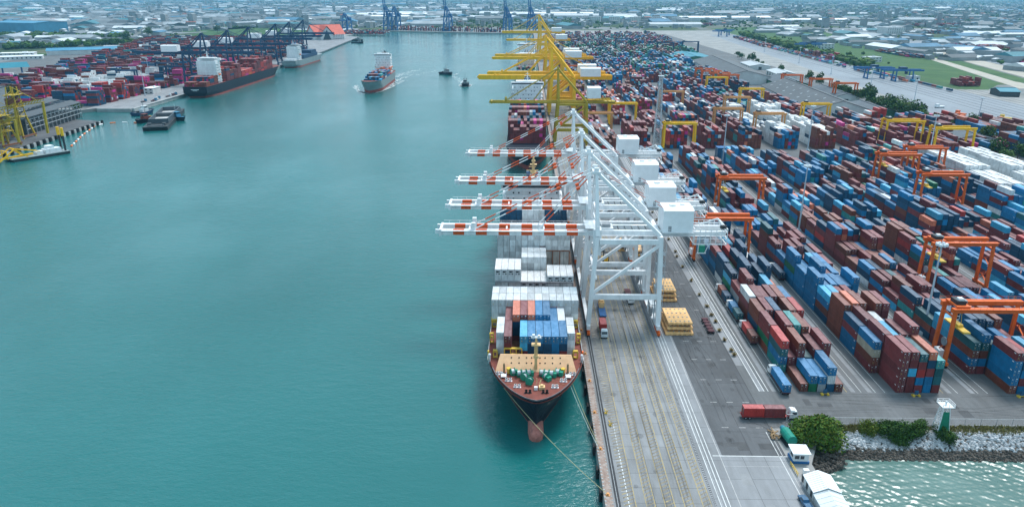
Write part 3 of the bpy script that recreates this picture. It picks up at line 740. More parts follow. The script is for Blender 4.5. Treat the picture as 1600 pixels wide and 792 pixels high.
# build_mass() runs after the ships have added their deck cargo
# ------------------------------------------------------------------ ship-to-shore cranes
def sts_crane(label, group, x, y, rz=0, paint='white_paint', band='red_band', gauge=26.0, zb=36.2, apex=59.0, tip=56.0, back=50.5, half=13.0,
              house=(26.8, 37.9), raised=0, boomw=1.25, boomh=2.0, detail=True, housem='white_roof', legw=1.7, housez=None, leanx=2.4, bogie='orange_red'):
    t = thing('gantry_crane', label, 'crane', (x, y, 0), rz, group)
    G = gauge; hx = leanx
    B = lambda n, mb, m, p=t: mb.build(n, m, p)
    for s in (-1, 1):
        B('leg', MB().beam((0, s*half, 3.2), (hx, s*(half-2), zb+1), legw, legw, 0, legw*.85), [paint])
        B('leg', MB().beam((G, s*half, 3.2), (G-.6, s*(half-2), zb+1), legw, legw, 0, legw*.85), [paint])
        B('portal_beam', MB().beam((.4, s*(half-.6), 14.3), (G-.2, s*(half-.6), 14.3), legw*.76, legw*1.1), [paint])
        B('upper_beam', MB().beam((hx+.8, s*(half-1.9), zb-.9), (G-1.2, s*(half-1.9), zb-.9), 1.2, 1.8), [paint])
        mb = MB(); mb.beam((1.2, s*(half-.7), 15.6), (G-1.2, s*(half-1.7), zb-2.2), legw*.6)
        B('diagonal_brace', mb, [paint])
    for xx in (0, G):
        mb = MB(); mb.beam((xx, -half-2.5, 2.9), (xx, half+2.5, 2.9), 1.3, 1.6)
        B('sill_beam', mb, [paint])
        for s in (-1, 1):
            mb = MB()
            for k in (-2.7, 0, 2.7):
                mb.box(xx-.55, xx+.55, s*half+k-1.15, s*half+k+1.15, .55, 1.5, 0)
                for w in (-.6, .6): mb.tube((xx-.35, s*half+k+w, .5), (xx+.35, s*half+k+w, .5), .48, 10, 1)
            mb.box(xx-.45, xx+.45, s*half-3.2, s*half+3.2, 1.5, 2.1, 0)
            B('bogie', mb, [bogie, 'dark_steel'])
    for xx, zz, ww in ((hx, zb+.2, 1.5), (G-.6, zb+.2, 1.5), (hx, 21, .8)): B('cross_beam', MB().beam((xx, -half+1.6, zz), (xx, half-1.6, zz), ww), [paint])
    # mast head
    mb = MB()
    for s in (-1, 1): mb.beam((hx, s*(half-2), zb+1), (hx-.4, s*2.6, apex), legw*.9, legw*.9, 0, legw*.6)
    mb.box(hx-1.8, hx+1.0, -3.6, 3.6, apex-.5, apex+.3, 0)
    for s in (-1, 1): mb.box(hx-1.3, hx+.4, s*2.6-.45, s*2.6+.45, apex+.3, apex+1.6, 0)
    for z in (zb+9, zb+16): mb.beam((hx-.2, -(half-2)*(1-(z-zb)/(apex-zb))-1, z), (hx-.2, (half-2)*(1-(z-zb)/(apex-zb))+1, z), .7)
    for yy in (-3.5, 3.5): mb.beam((hx-1.8, yy, apex+1.3), (hx+1, yy, apex+1.3), .1)
    B('mast_head', mb, [paint])
    mb = MB()
    for s in (-1, 1): mb.beam((hx, s*2.6, apex-.3), (G-.8, s*(half-3.0), zb+1.2), legw*.68, legw*.68)
    B('backstay', mb, [paint])
    th = rad(raised); bp = lambda d, yy, dz=0: (-d*math.cos(th)-dz*math.sin(th), yy, zb+d*math.sin(th)+dz*math.cos(th))
    # boom and back girders
    D = tip; ts = [0]; mis = []
    first = 5.3/D; a = 1-first
    bandf = .0735; k = 0; cuts = [1.0, 1-first]
    while cuts[-1] > .03 and k < 11: cuts.append(cuts[-1]-(bandf if k % 2 == 0 else bandf*1.06)); k += 1
    cuts = [c for c in cuts if c > 0]+[0.0]; cuts = cuts[::-1]
    n = len(cuts)-1; cols = [0 if (n-1-i) % 2 == 0 else 1 for i in range(n)]
    if cuts[1] < .05: pass
    for s in (-1, 1):
        mb = MB()
        for i in range(n): mb.beam(bp(D*cuts[i], s*3.3), bp(D*cuts[i+1], s*3.3), boomw, boomh, cols[i] if band else 0)
        if detail:   # service rail on top of the girder
            mb.beam(bp(1, s*4.5, boomh/2-.2), bp(D-1, s*4.5, boomh/2-.2), 1.0, .12, 0)
            mb.beam(bp(1, s*5.0, boomh/2+.9), bp(D-1, s*5.0, boomh/2+.9), .09, .09, 0)
            for q in range(0, int(D), 4): mb.beam(bp(1+q, s*5.0, boomh/2-.2), bp(1+q, s*5.0, boomh/2+.9), .08, .08, 0)
        B('boom_girder', mb, [paint, band or paint])
        mb = MB(); mb.beam((0, s*3.3, zb), (back, s*3.3, zb), boomw, boomh); mb.beam((0, s*4.6, zb-.6), (back, s*4.6, zb-.6), 1.1, .15)
        B('back_girder', mb, [paint])
    mb = MB()
    for d in (D-.5, D*.8, D*.55, D*.3): mb.beam(bp(d, -3.3, .2), bp(d, 3.3, .2), .6, .8)
    mb.beam(bp(D-.6, -4.6, 0), bp(D-.6, 4.6, 0), .9, 2.4)
    for s in (-1, 1): mb.beam(bp(D-.5, s*3.3, 0), bp(D+1.4, s*3.3, .2), .9, 1.6)
    for d in (D*.77,): 
        for s in (-1, 1): mb.beam(bp(d, s*3.3, .8), bp(d, s*3.3, 3.6), 1.3, 1.5)
    B('boom_tie', mb, [paint])
    if raised < 30:
        for (d, m_) in ((D*.77, 5), (D*.34, 3)):
            for s in (-1, 1):
                p, q = Vector((hx-.8, s*2.6, apex+.6)), Vector(bp(d, s*3.3, 1.0)); mb = MB(); k = 2*m_+1
                for i in range(k): mb.beam(p.lerp(q, i/k), p.lerp(q, (i+1)/k), legw*.2, legw*.2, (1 if i % 2 else 0) if band else 0)
                j = p.lerp(q, .3); mb.beam(j-Vector((.6,0,.2)), j+Vector((.6,0,.3)), 1.1, .9, 1 if band else 0)
                B('forestay', mb, [paint, band or paint])
    else:
        for s in (-1, 1): B('forestay', MB().beam((hx-.8, s*2.6, apex+.4), bp(D*.5, s*3.3, .8), .4), [paint])
    for s in (-1, 1):
        p, q = Vector((hx, s*2.0, apex+.4)), Vector((back-8, s*3.3, zb+1)); mb = MB()
        for i in range(9): mb.beam(p.lerp(q, i/9), p.lerp(q, (i+1)/9), .17, .17, (1 if i % 2 else 0) if band else 0)
        B('rear_stay', mb, [paint, band or paint])
    # machinery house
    x0, x1 = house; z0 = housez if housez is not None else zb+1.0; z1 = z0+8.7; mb = MB()
    pts = [(-5.4, z0), (5.4, z0), (5.4, z1-.6), (4.2, z1), (-4.2, z1), (-5.4, z1-.6)]
    mb.hexa([(x0, yy, z) for yy, z in pts], [(x1, yy, z) for yy, z in pts], 0)
    hs = B('machinery_house', mb, [housem])
    if detail:
        mb = MB(); mb.beam((x0-.2, -5.9, z0+.1), (x1+.4, -5.9, z0+.1), .9, .12); mb.beam((x0, -6.3, z0+1.2), (x1, -6.3, z0+1.2), .07)
        for k in range(6): mb.beam((x0+k*(x1-x0)/5, -6.3, z0+.1), (x0+k*(x1-x0)/5, -6.3, z0+1.2), .07)
        B('catwalk', mb, [paint])
        MB().box(x0+2, x0+3.2, -5.44, -5.405, z0+.2, z0+2.3).build('door', ['grey_steel'], hs)
        for q in ((x0+3, x0+5, -1.5, 1, z1, z1+.7), (x1-4, x1-2.4, .5, 2, z1, z1+.5)): MB().box(*q).build('roof_vent', [paint], hs)
        # rear maintenance platform
        mb = MB(); xb = house[1]+.6
        for zz in (zb-3.4, zb-1.3, zb+1.2, zb+2.4):
            for s in (-1, 1): mb.beam((xb, s*6, zz), (back, s*6, zz), .35 if zz in (zb-3.4, zb+1.2) else .18)
            mb.beam((back, -6, zz), (back, 6, zz), .3); mb.beam((xb, -6, zz), (xb, 6, zz), .2)
        nx = 6
        for i in range(nx+1):
            xx = xb+(back-xb)*i/nx
            for s in (-1, 1): mb.beam((xx, s*6, zb-3.4), (xx, s*6, zb+2.4), .22)
        [mb.beam((xb, yy, zz), (back, yy, zz), .14) for zz in (zb-3.4, zb+1.0) for yy in (-4.5, -3, -1.5, 0, 1.5, 3, 4.5)]
        mb.beam((back-6, -5, zb-3.4), (back-7.5, -5, zb-7.2), .22); mb.beam((back-10, -5, zb-3.4), (back-10, -5, zb-7.2), .22); mb.beam((back-10.3, -5, zb-7.2), (back-7, -5, zb-7.2), .3)
        mb.beam((back-9, 0, zb+2.4), (back-3, -2, zb+5.4), .5); mb.beam((back-3, -2, zb+5.4), (back-1, -4, zb+2.4), .5)
        for i in range(3): mb.tube((back-2.5+i*.4, -5.8, zb+3.2), (back-1.5+i*.4, -5.2, zb+3.2), .7, 10, 1)
        B('rear_platform', mb, [paint, 'dark_steel'])
        mb = MB(); mb.box(back-9.6, back-7.4, -4.9, -2.5, zb-6.9, zb-4.5); B('hanging_cabin', mb, ['winch_green'])
        # stair tower and electrical gear on the landside sill
        mb = MB()
        for k in range(7):
            z = 3.6+k*4.4
            mb.box(G-1.2, G+1.6, -half+2.2, -half+6.8, z, z+.12)
            mb.beam((G-.9, -half+2.4, z), (G-.9, -half+6.6, z+4.4), .5, .18)
            for (xx, yy) in ((G-1.2, -half+2.2), (G+1.6, -half+2.2), (G-1.2, -half+6.8), (G+1.6, -half+6.8)): mb.beam((xx, yy, z), (xx, yy, z+4.4), .14)
            for zz in (z+.6, z+1.1): mb.beam((G+1.6, -half+2.2, zz), (G+1.6, -half+6.8, zz), .07); mb.beam((G-1.2, -half+2.2, zz), (G+1.6, -half+2.2, zz), .07)
        B('stair_tower', mb, ['galvanised'])
        mb = MB(); mb.box(G-1.7, G+1.9, -half+4, half-4, 3.8, 4.0, 0); mb.box(G-1.2, G+1.2, -3, 4, 4.0, 7.0, 1)
        mb.tube((G-1.9, -half+8, 5.4), (G-1.2, -half+8, 5.4), 2.3, 16, 2)
        B('sill_platform', mb, [paint, 'galvanised', 'grey_steel'])
        # trolley, cab, head block under the girder
        mb = MB(); tx = 6.0; mb.box(tx-3, tx+3, -3, 3, zb+1.0, zb+1.7, 0); mb.box(tx-2, tx+2, -2, 2, zb+1.7, zb+2.8, 1)
        for i in range(5): mb.box(tx+5+i*2.6, tx+5.2+i*2.6, -3.3, 3.3, zb+.6, zb+.9, 2)
        B('trolley', mb, [paint, 'grey_steel', 'dark_steel'])
        mb = MB(); mb.box(tx-5.6, tx-3.2, -1.5, 1.2, zb-4.2, zb-1.5, 0); mb.box(tx-5.65, tx-5.0, -1.3, 1.0, zb-4.0, zb-2.2, 1); mb.beam((tx-4, 0, zb-1.5), (tx-2, 0, zb+1), .4, .4, 0)
        B('operator_cab', mb, [paint, 'glass'])
        mb = MB(); mb.box(hx-1.3, hx+1.5, -half+2.6, -half+5.2, zb-6.5, zb+3.2, 0)
        mb.beam((hx, -half+2, zb+4.5), (hx, half-2, zb+4.5), .35); mb.box(hx-4, hx+2, -5.2, 5.2, zb+2.1, zb+2.25)
        for xx in (hx-4, hx+2):
            for yy in (-5.2, 0, 5.2): mb.beam((xx, yy, zb+2.2), (xx, yy, zb+3.4), .1)
            mb.beam((xx, -5.2, zb+3.4), (xx, 5.2, zb+3.4), .1)
        B('hinge_platform', mb, [paint])
    return t
WG = 'white cranes with red banded booms'
c1 = sts_crane('white gantry crane with red banded boom over the ship bow containers, first of four', WG, 23.6, 260)
for y, lab, dz in ((294, 'white gantry crane with red banded boom, second of four counted from the ship bow', 0), (335.5, 'white gantry crane with red banded boom, third of four counted from the ship bow', .4), (398, 'white gantry crane with red banded boom standing next to the yellow cranes', .9)):
    c = copy_tree(c1, None, (23.6, y, dz*.0), 0, lab)
YG = 'yellow cranes along the quay'
YL = dict(paint='crane_yellow', band=None, detail=False, gauge=26, bogie='crane_yellow')
def ycrane(label, y, **kw):
    a = dict(YL); a.update(kw); t = sts_crane(label, YG, 23.6, y, **a)
    zb = a.get('zb', 37); bk = a.get('back', 60)
    mb = MB(); mb.box(bk-9, bk, -5, 5, zb+.9, zb+1.0); 
    for s in (-1, 1):
        mb.beam((bk-18, s*5, zb+2.2), (bk, s*5, zb+2.2), .3)
        for i in range(7): mb.beam((bk-18+i*3, s*5, zb), (bk-18+i*3, s*5, zb+2.2), .3)
    mb.beam((bk-14, -3, zb+3.6), (bk-4, -3, zb+3.6), .5); mb.beam((bk-14, -3, zb), (bk-9, -3, zb+3.6), .4); mb.beam((bk-4, -3, zb), (bk-9, -3, zb+3.6), .4)
    mb.build('rear_platform', [a['paint']], t)
    return t
ycrane('olive yellow gantry crane with thin low boom beside the white cranes', 606, zb=35.6, apex=62, tip=53, back=49, house=(26, 37), housez=39.2, paint='olive_yellow', half=12, boomw=1.0, boomh=1.7, legw=2.2)
ycrane('bright yellow gantry crane with widest boom beyond the olive one', 775, zb=37.6, apex=67, tip=74, back=65, house=(32, 53), boomh=4.4, boomw=2.4, half=12, legw=3.6)
ycrane('yellow gantry crane standing close behind the widest boom', 815, zb=37.6, apex=66, tip=66, back=62, house=(32, 52), boomh=3.6, boomw=2.2, half=12, legw=3.4)
ycrane('yellow gantry crane with twin pale house roofs, fourth along the quay', 1012, zb=37.6, apex=64, tip=70, back=66, house=(28, 50), boomh=3.4, boomw=2.2, half=12, legw=3.2)
ycrane('yellow gantry crane with thin boom, fifth along the quay', 1060, zb=37.6, apex=64, tip=68, back=60, house=(28, 50), boomh=3.0, boomw=2.2, half=12, legw=3.2)
ycrane('small yellow gantry crane, sixth along the quay', 1420, zb=37.6, apex=70, tip=62, back=58, house=(30, 52), boomh=3.6, boomw=2.6, half=12, legw=3.4)
ycrane('yellow gantry crane with steep stays, last along the quay', 1660, zb=40, apex=76, tip=78, back=60, house=(30, 52), boomh=5.0, boomw=3.2, half=12, legw=4.4)
BG = 'dark blue cranes of the opposite terminal'
NV = dict(paint='crane_navy', band=None, detail=False, gauge=28, boomh=3.4, boomw=1.9, legw=2.2, bogie='crane_navy', housem='white_roof', zb=44, apex=68, half=12)
sts_crane('dark blue gantry crane reaching over the stern of the dark hulled ship', BG, -440, 1015, math.pi, tip=66, back=88, house=(36, 58), **NV)
sts_crane('dark blue gantry crane beyond the bridge of the dark hulled ship', BG, -440, 1105, math.pi, tip=66, back=80, house=(32, 54), **NV)
sts_crane('dark blue gantry crane over the red boxes of the dark hulled ship', BG, -440, 1190, math.pi, tip=62, back=70, house=(30, 50), **NV)
sts_crane('dark blue gantry crane over the bow of the dark hulled ship', BG, -443, 1330, math.pi, tip=60, back=75, house=(30, 52), **NV)
sts_crane('dark blue gantry crane over the small white ship', BG, -447, 1420, math.pi, tip=58, back=60, house=(28, 46), **NV)
sts_crane('dark blue gantry crane between the white ship and red roofed hall', BG, -450, 1520, math.pi, tip=58, back=60, house=(28, 46), **NV)
FG = 'blue cranes with raised booms at the end of the basin'
BL = dict(paint='crane_blue', band=None, detail=False, gauge=26, boomh=3.0, boomw=2.2, legw=3.6, bogie='crane_blue', zb=46, apex=78, half=11, housem='crane_blue')
def raised_pair():
    spots = [(-485, 2590, 80, 'blue crane with raised boom at the west end of the basin wharf'), (-455, 2580, 0, 'blue crane with lowered boom beside the west end one of the basin wharf'),
             (-270, 2516, 80, 'blue crane with raised boom in the middle of the basin wharf'), (-68, 2440, 80, 'blue crane with raised boom at the east end of the basin wharf'), (10, 2475, 80, 'blue crane with raised boom behind the yellow cranes')]
    for x, y, rz_, lab in spots:
        t = sts_crane(lab, FG, x, y+8, rad(70), raised=rz_, tip=62 if rz_ else 30, back=42, house=(24, 36), **BL)
raised_pair()
sts_crane('short blue crane beside the red roofed hall', FG, -600, 2480, rad(70), raised=0, tip=25, back=35, house=(24, 34), paint='crane_blue', band=None, detail=False, zb=36, apex=58, half=11, boomh=3, boomw=2, legw=3, bogie='crane_blue', housem='crane_blue')

# ------------------------------------------------------------------ yard gantries on tyres
def yard_gantry(label, x, y, paint='orange_red', span=25.4, ht=21.4, group='yard gantry cranes', cat='yard crane', tx=2.6, simple=False, wb=7.6, legw=.95):
    t = thing('yard_gantry', label, cat, (x, y, 0), 0, group); B = lambda n, mb, m: mb.build(n, m, t)
    for xx in (0, span):
        for yy in (0, wb):
            B('leg', MB().beam((xx, yy, 2.0), (xx+(.35 if xx == 0 else -.35), yy*.86+.5, ht-1.0), legw*1.15, legw*1.25, 0, legw), [paint])
        mb = MB(); mb.beam((xx, -1.8, 1.7), (xx, wb+1.8, 1.7), .9, 1.0); B('tie_beam', MB().beam((xx, .6, ht-3.0), (xx, wb-.6, ht-3.0), .5), [paint])
        if not simple: mb.beam((xx, .5, 9), (xx, wb-.5, 2.4), .3)
        B('sill_beam', mb, [paint])
        for yy in (0, wb):
            mb = MB()
            for k in (-1.0, 1.0):
                mb.tube((xx-.35, yy+k, .75), (xx+.35, yy+k, .75), .75, 12)
            B('wheel_pair', mb, ['tyre'])
    for yy in (.5, wb*.86+.5):
        mb = MB(); mb.beam((-1.0, yy, ht-.6), (span+1.0, yy, ht-.6), 1.15, 1.6)
        if not simple:
            s = -1 if yy < 1 else 1
            mb.beam((-1, yy+s*1.0, ht+.2), (span+1, yy+s*1.0, ht+.2), .7, .08); mb.beam((-1, yy+s*1.35, ht+1.25), (span+1, yy+s*1.35, ht+1.25), .06)
            for q in range(0, 14): mb.beam((-1+q*2.1, yy+s*1.35, ht+.2), (-1+q*2.1, yy+s*1.35, ht+1.25), .05)
        B('girder', mb, [paint])
    mb = MB(); mb.box(tx-2.2, tx+2.2, .2, wb-.2, ht+.35, ht+.9, 0); mb.box(tx-1.6, tx+1.4, 1.6, wb-1.8, ht+.9, ht+2.2, 1); mb.box(tx-1, tx+.6, 2, 3.6, ht+2.2, ht+3.0, 2); mb.box(tx+1.0, tx+2.6, 3, 5, ht+.9, ht+1.8, 3)
    B('trolley', mb, [paint, 'dark_steel', 'white_paint', 'grey_steel'])
    mb = MB(); mb.box(tx-2.2, tx-.3, .9, 2.9, ht-4.2, ht-1.5, 0)
    for zz in (ht-3.9, ht-2.7):
        for xa in (tx-2.0, tx-1.15): mb.box(xa, xa+.7, .86, .9, zz, zz+.9, 1)
    B('operator_cab', mb, ['white_paint', 'glass'])
    if not simple:
        mb = MB(); mb.box(-1.0, .8, wb*.3, wb*.75, 2.3, 5.0); B('power_unit', mb, ['white_roof'])
        mb = MB(); mb.tube((-.9, 1.5, 9), (-.5, 1.5, 9), 1.5, 16); B('cable_reel', mb, ['grey_steel'])
        mb = MB(); mb.box(tx+.2, tx+2.6, wb*.5-5.9, wb*.5+5.9, ht-8.0, ht-7.5); 
        for yy in (-2, 2): mb.beam((tx+1.4, wb*.5+yy, ht-7.5), (tx+1.0, wb*.5+yy*.6, ht-.2), .12)
        mb.box(tx+.5, tx+2.3, wb*.5-1.8, wb*.5+1.8, ht-7.5, ht-6.6); B('spreader', mb, ['brass_yellow'])
        mb = MB()
        for k in range(5): mb.beam((span+.8, .6+(k % 2)*5.6, 2.3+k*3.5), (span+.8, 6.2-(k % 2)*5.6, 5.8+k*3.5), .5, .12); mb.box(span+.4, span+1.2, .2 if k % 2 == 0 else 5.8, 1.0 if k % 2 == 0 else 6.6, 2.2+k*3.5, 2.3+k*3.5)
        B('stair', mb, [paint])
    return t
g1 = yard_gantry('orange yard gantry with white cab straddling the front of the third yard block', 143.0, 222.5)
for x, y, lab in ((172, 291, 'orange yard gantry behind a tall lamp mast over the fourth yard block'), (80, 325, 'orange yard gantry just behind the rear platform of a white crane'),
                  (110.5, 404, 'orange yard gantry over maroon stacks of the second yard block'), (231, 415, 'orange yard gantry near the white container rows, lower one'),
                  (231.5, 470, 'orange yard gantry behind the lower one near white rows'), (260.5, 492, 'orange yard gantry in front of tall yellow gantries')):
    copy_tree(g1, None, (x, y, 0), 0, lab)
gy = yard_gantry('yellow yard gantry over magenta stacks beside the lattice mast', 112, 588, 'crane_yellow', simple=True, legw=1.1)
for x, y, lab in ((80, 700, 'yellow yard gantry behind the lattice mast'), (56, 720, 'yellow yard gantry closest to the yellow quay cranes'), (264, 700, 'yellow yard gantry in front of the big grey shed roof'),
                  (236, 815, 'yellow yard gantry beyond the white container rows'), (226, 930, 'yellow yard gantry beside the dark blue stack')):
    copy_tree(gy, None, (x, y, 0), 0, lab)
gt = yard_gantry('tall yellow gantry beside the grey shed at the yard edge', 318, 566, 'crane_yellow', span=30, ht=22, simple=True, legw=1.2, wb=11)
copy_tree(gt, None, (296, 600, 0), 0, 'tall yellow gantry half behind its twin at the yard edge')
gp = yard_gantry('pale orange yard gantry over mixed stacks near the white boxes', 172, 668, 'pale_orange', simple=True, legw=1.1)
for x, y, lab in ((201, 745, 'pale orange yard gantry behind the first pale one'), (143, 790, 'pale orange yard gantry beyond the lattice mast'), (50, 640, 'pale orange yard gantry beside maroon stacks near the quay'), (201, 640, 'pale orange yard gantry by the tall lamp pole')):
    copy_tree(gp, None, (x, y, 0), 0, lab)
go = yard_gantry('orange red yard gantry in the cluster beside the dark shed', 238, 1010, simple=True, legw=1.2)
for i, (x, y) in enumerate(((243, 985), (248, 960), (236, 1040), (80, 1055), (50, 1080), (330, 960), (350, 915), (362, 870))):
    copy_tree(go, None, (x, y, 0), 0, ['orange red yard gantry in front in the cluster', 'orange red yard gantry lowest in the cluster by the shed', 'orange red yard gantry rearmost in the cluster by the shed', 'orange red yard gantry over blue stacks', 'orange red yard gantry behind the yellow crane houses',
              'orange red gantry behind the big grey shed roof', 'orange red gantry beside the road behind the shed', 'orange red gantry at the road corner of the shed'][i])
gn_ = yard_gantry('dark blue yard gantry far beyond the green stacks', 270, 1560, 'crane_navy', simple=True, span=34, ht=24, legw=1.8)
for x, y, lab in ((330, 1600, 'dark blue yard gantry, widest far beyond the green stacks'), (200, 1700, 'dark blue yard gantry among the far mixed stacks')): copy_tree(gn_, None, (x, y, 0), 0, lab)
gl = yard_gantry('dark blue yard gantry among magenta boxes of the opposite terminal', -560, 1000, 'crane_navy', simple=True, legw=1.4)
for x, y, lab in ((-560, 1110, 'dark blue yard gantry behind white boxes of the opposite terminal'), (-600, 1180, 'dark blue yard gantry inland of the opposite terminal'), (-520, 1060, 'dark blue yard gantry nearest the opposite quay'), (-640, 1330, 'dark blue yard gantry farthest inland on the opposite terminal')): copy_tree(gl, None, (x, y, 0), 0, lab)
gr_ = yard_gantry('red yard gantry at the back of the opposite terminal', -640, 1500, 'truck_red', simple=True, legw=1.6); copy_tree(gr_, None, (-560, 1290, 0), 0, 'red yard gantry behind the dark blue cranes')
# rail gantries
def rail_gantry(label, x, y, rz):
    t = thing('rail_gantry', label, 'rail crane', (x, y, 0), rz, 'blue rail cranes')
    for xx in (-12, 12):
        for yy in (-7, 7): MB().beam((xx, yy, 0), (xx*.95, yy*.8, 15), 1.7, 1.7, 0, 1.3).build('leg', 'crane_blue', t)
        MB().beam((xx, -9, 1), (xx, 9, 1), 1.4).build('sill_beam', 'crane_blue', t)
    for yy in (-5.5, 5.5): MB().beam((-30, yy, 15.8), (26, yy, 15.8), 1.8, 2.4).build('girder', 'crane_blue', t)
    MB().box(-6, 3, -5, 5, 17, 20).box(3, 5, -3, 3, 10, 14).build('trolley', 'crane_navy', t)
rail_gantry('blue rail crane with long cantilever beside the coloured train', 520, 1120, rad(-4))
rail_gantry('blue rail crane standing next to its twin by the train', 545, 1085, rad(-4))
rail_gantry('blue rail crane halfway along the rail yard', 615, 1650, rad(-4)); rail_gantry('blue rail crane behind the halfway one in the rail yard', 640, 1690, rad(-4))
rail_gantry('blue rail crane at the far end of the rail yard', 575, 2230, rad(-4)); rail_gantry('blue rail crane last at the far end of the rail yard', 600, 2300, rad(-4))
# ------------------------------------------------------------------ ships
def hull_rows(Lg, Bm, levels, bow_over, ent_deck, ent_wl, stern=.82, pd=.5, pw=.95):
    """outline of each level: list of (x half, y); y=0 is the waterline bow, bow points to -y"""
    z0, z1 = levels[0], levels[-1]; rows = []
    for z in levels:
        f = max(0, min(1, (z-z0)/(z1-z0))); g = f**1.6
        yb = -bow_over*f**1.3; ent = ent_wl+(ent_deck-ent_wl)*g; p = pw+(pd-pw)*g
        row = []
        for k in range(15):
            d = (k/14)**1.7*ent; row.append((Bm/2*(1-(1-d/ent)**2)**p if d else 0.0, yb+d))
        for k in range(1, 7): row.append((Bm/2, yb+ent+(Lg*.86-yb-ent)*k/6))
        sw = Bm/2*(stern if f > .5 else stern*(.55+.9*f*.5))
        row += [((Bm/2+sw)/2+ (Bm/2-sw)*.2, Lg*.93), (sw, Lg-(0 if f > .5 else (1-f*2)*Lg*.03))]
        rows.append(row)
    return rows
def ship_hull(t, Lg, Bm, levels, mis, mats, bow_over, ent_deck, ent_wl, deck='deck_red', bulwark=1.1, fore=0, fore_len=0, **kw):
    rows = hull_rows(Lg, Bm, levels, bow_over, ent_deck, ent_wl, **kw); mb = MB(); n = len(rows[0])
    zz = lambda z, y, top: z+(fore*max(0, min(1, (fore_len-y)/3)) if top else 0)
    for i in range(len(levels)-1):
        a, b = rows[i], rows[i+1]; ta = False; tb = i+1 == len(levels)-1
        for k in range(n-1):
            for s in (-1, 1):
                mb.quad([(s*a[k][0], a[k][1], levels[i]), (s*a[k+1][0], a[k+1][1], levels[i]), (s*b[k+1][0], b[k+1][1], zz(levels[i+1], b[k+1][1], tb)), (s*b[k][0], b[k][1], zz(levels[i+1], b[k][1], tb))], mis[i])
        mb.quad([(-a[-1][0], a[-1][1], levels[i]), (a[-1][0], a[-1][1], levels[i]), (b[-1][0], b[-1][1], levels[i+1]), (-b[-1][0], b[-1][1], levels[i+1])], mis[i])
    mb.build('hull', mats, t)
    top = rows[-1]; zd = levels[-1]; mb = MB()
    for k in range(n-1):
        a, b = top[k], top[k+1]; za, zb_ = zz(zd, a[1], True)-bulwark, zz(zd, b[1], True)-bulwark
        mb.quad([(-a[0], a[1], za), (a[0], a[1], za), (b[0], b[1], zb_), (-b[0], b[1], zb_)], 0)
    mb.build('deck', [deck], t, recalc=False)
    return rows
def bridge(t, x0, x1, y0, y1, z0, z1, wing=2.5, paint='white_paint', front=-1, funnel='crane_navy', decks=6, mast='white_paint', funnel_y=None, dirw=1):
    """accommodation block with bridge wings, windows, mast and funnel; front=-1 looks to -y"""
    mb = MB(); mb.box(x0, x1, y0, y1, z0, z1-3)
    mb.box(x0-wing, x1+wing, y0+.3 if front < 0 else y1-4.5, y0+4.5 if front < 0 else y1-.3, z1-3, z1); mb.box(x0+2, x1-2, y0+2, y1-2, z1, z1+1.0)
    for k in range(decks):
        z = z0+(z1-3-z0)*k/decks; mb.box(x0-.5, x1+.5, y0-.35, y1+.6, z-.12, z+.08)
    for s, xx in ((-1, x0), (1, x1)):
        for k in range(decks):
            z = z0+(z1-3-z0)*k/decks
            mb.beam((xx+s*.9, y0+2, z), (xx+s*.9, y1-1, z+(z1-3-z0)/decks), .7, .15); mb.box(min(xx, xx+s*1.6), max(xx, xx+s*1.6), y0+1, y1+1, z-.1, z)
    sp = mb.build('superstructure', [paint], t)
    n = int((x1-x0)/2.6); yw = y0-.02
    for k in range(1, decks):
        z = z0+(z1-3-z0)*(k+.45)/decks
        for i in range(n):
            x = x0+1.2+(x1-x0-2.4)*i/max(1, n-1)
            if (i*7+k*3) % 5 < 3: MB().box(x-.38, x+.38, yw-.05, yw+.05, z, z+.8).build('window', ['glass'], sp)
    yy = y0+.26 if front < 0 else y1-.26
    MB().box(x0-wing+.8, x1+wing-.8, yy-.03, yy+.03, z1-1.7, z1-.6).build('bridge_window', ['glass'], sp)
    cx = (x0+x1)/2; my = (y0+y1)/2
    mb = MB(); mb.beam((cx, my, z1), (cx, my, z1+9), .9, .9, 0, .4); mb.beam((cx-3, my, z1+5.5), (cx+3, my, z1+5.5), .35); mb.beam((cx-1.8, my-.7, z1+7.5), (cx+1.8, my-.7, z1+7.5), .5, .3)
    for s in (-1, 1): mb.beam((cx+s*2.6, my, z1), (cx, my, z1+5.5), .3)
    mb.build('radar_mast', [mast], t)
    if funnel:
        f_y = funnel_y if funnel_y is not None else (y1+4 if front < 0 else y0-4); mb = MB()
        mb.box(cx-3, cx+3, f_y-3, f_y+3, z0, z1+2, 1); mb.box(cx-3.02, cx+3.02, f_y-3.02, f_y+3.02, z1-1, z1+2.4, 0)
        for s in (-1, 1): mb.tube((cx+s*1.1, f_y, z1+2.4), (cx+s*1.1, f_y+.5, z1+4), .6, 8, 2)
        mb.build('funnel', [funnel, paint, 'dark_steel'], t)
        # lifeboats
        for s, xx in ((-1, x0-1.6), (1, x1+1.6)):
            mb = MB(); mb.ball((xx, my+1, z0+(z1-z0)*.35), 1.0, 0, (1.2, 3.6, 1.1), 10); mb.build('lifeboat', ['float_orange'], t)
def deck_cargo(x0, x1, y0, y1, z, ws, rng, hmin, hmax, pitch=13.0, mir=1, ox=0, oy=0):
    """far ships' boxes join the one far mass of containers; the deck runs along world y"""
    y = y0
    while y+12.2 <= y1:
        base = rng.randint(hmin, hmax); dom = pick(rng, [w for w in ws if w[0] != 'magenta'])
        for i in range(int((x1-x0)/2.5)):
            n = max(0, base+rng.choice([-1,0,0,0])); x = x0+i*2.5
            for t_ in range(n): mass.append((x, x+CW, y, y+12.19, z+t_*2.6, z+t_*2.6+2.55, dom if rng.random() < .45 else pick(rng, ws)))
        y += pitch
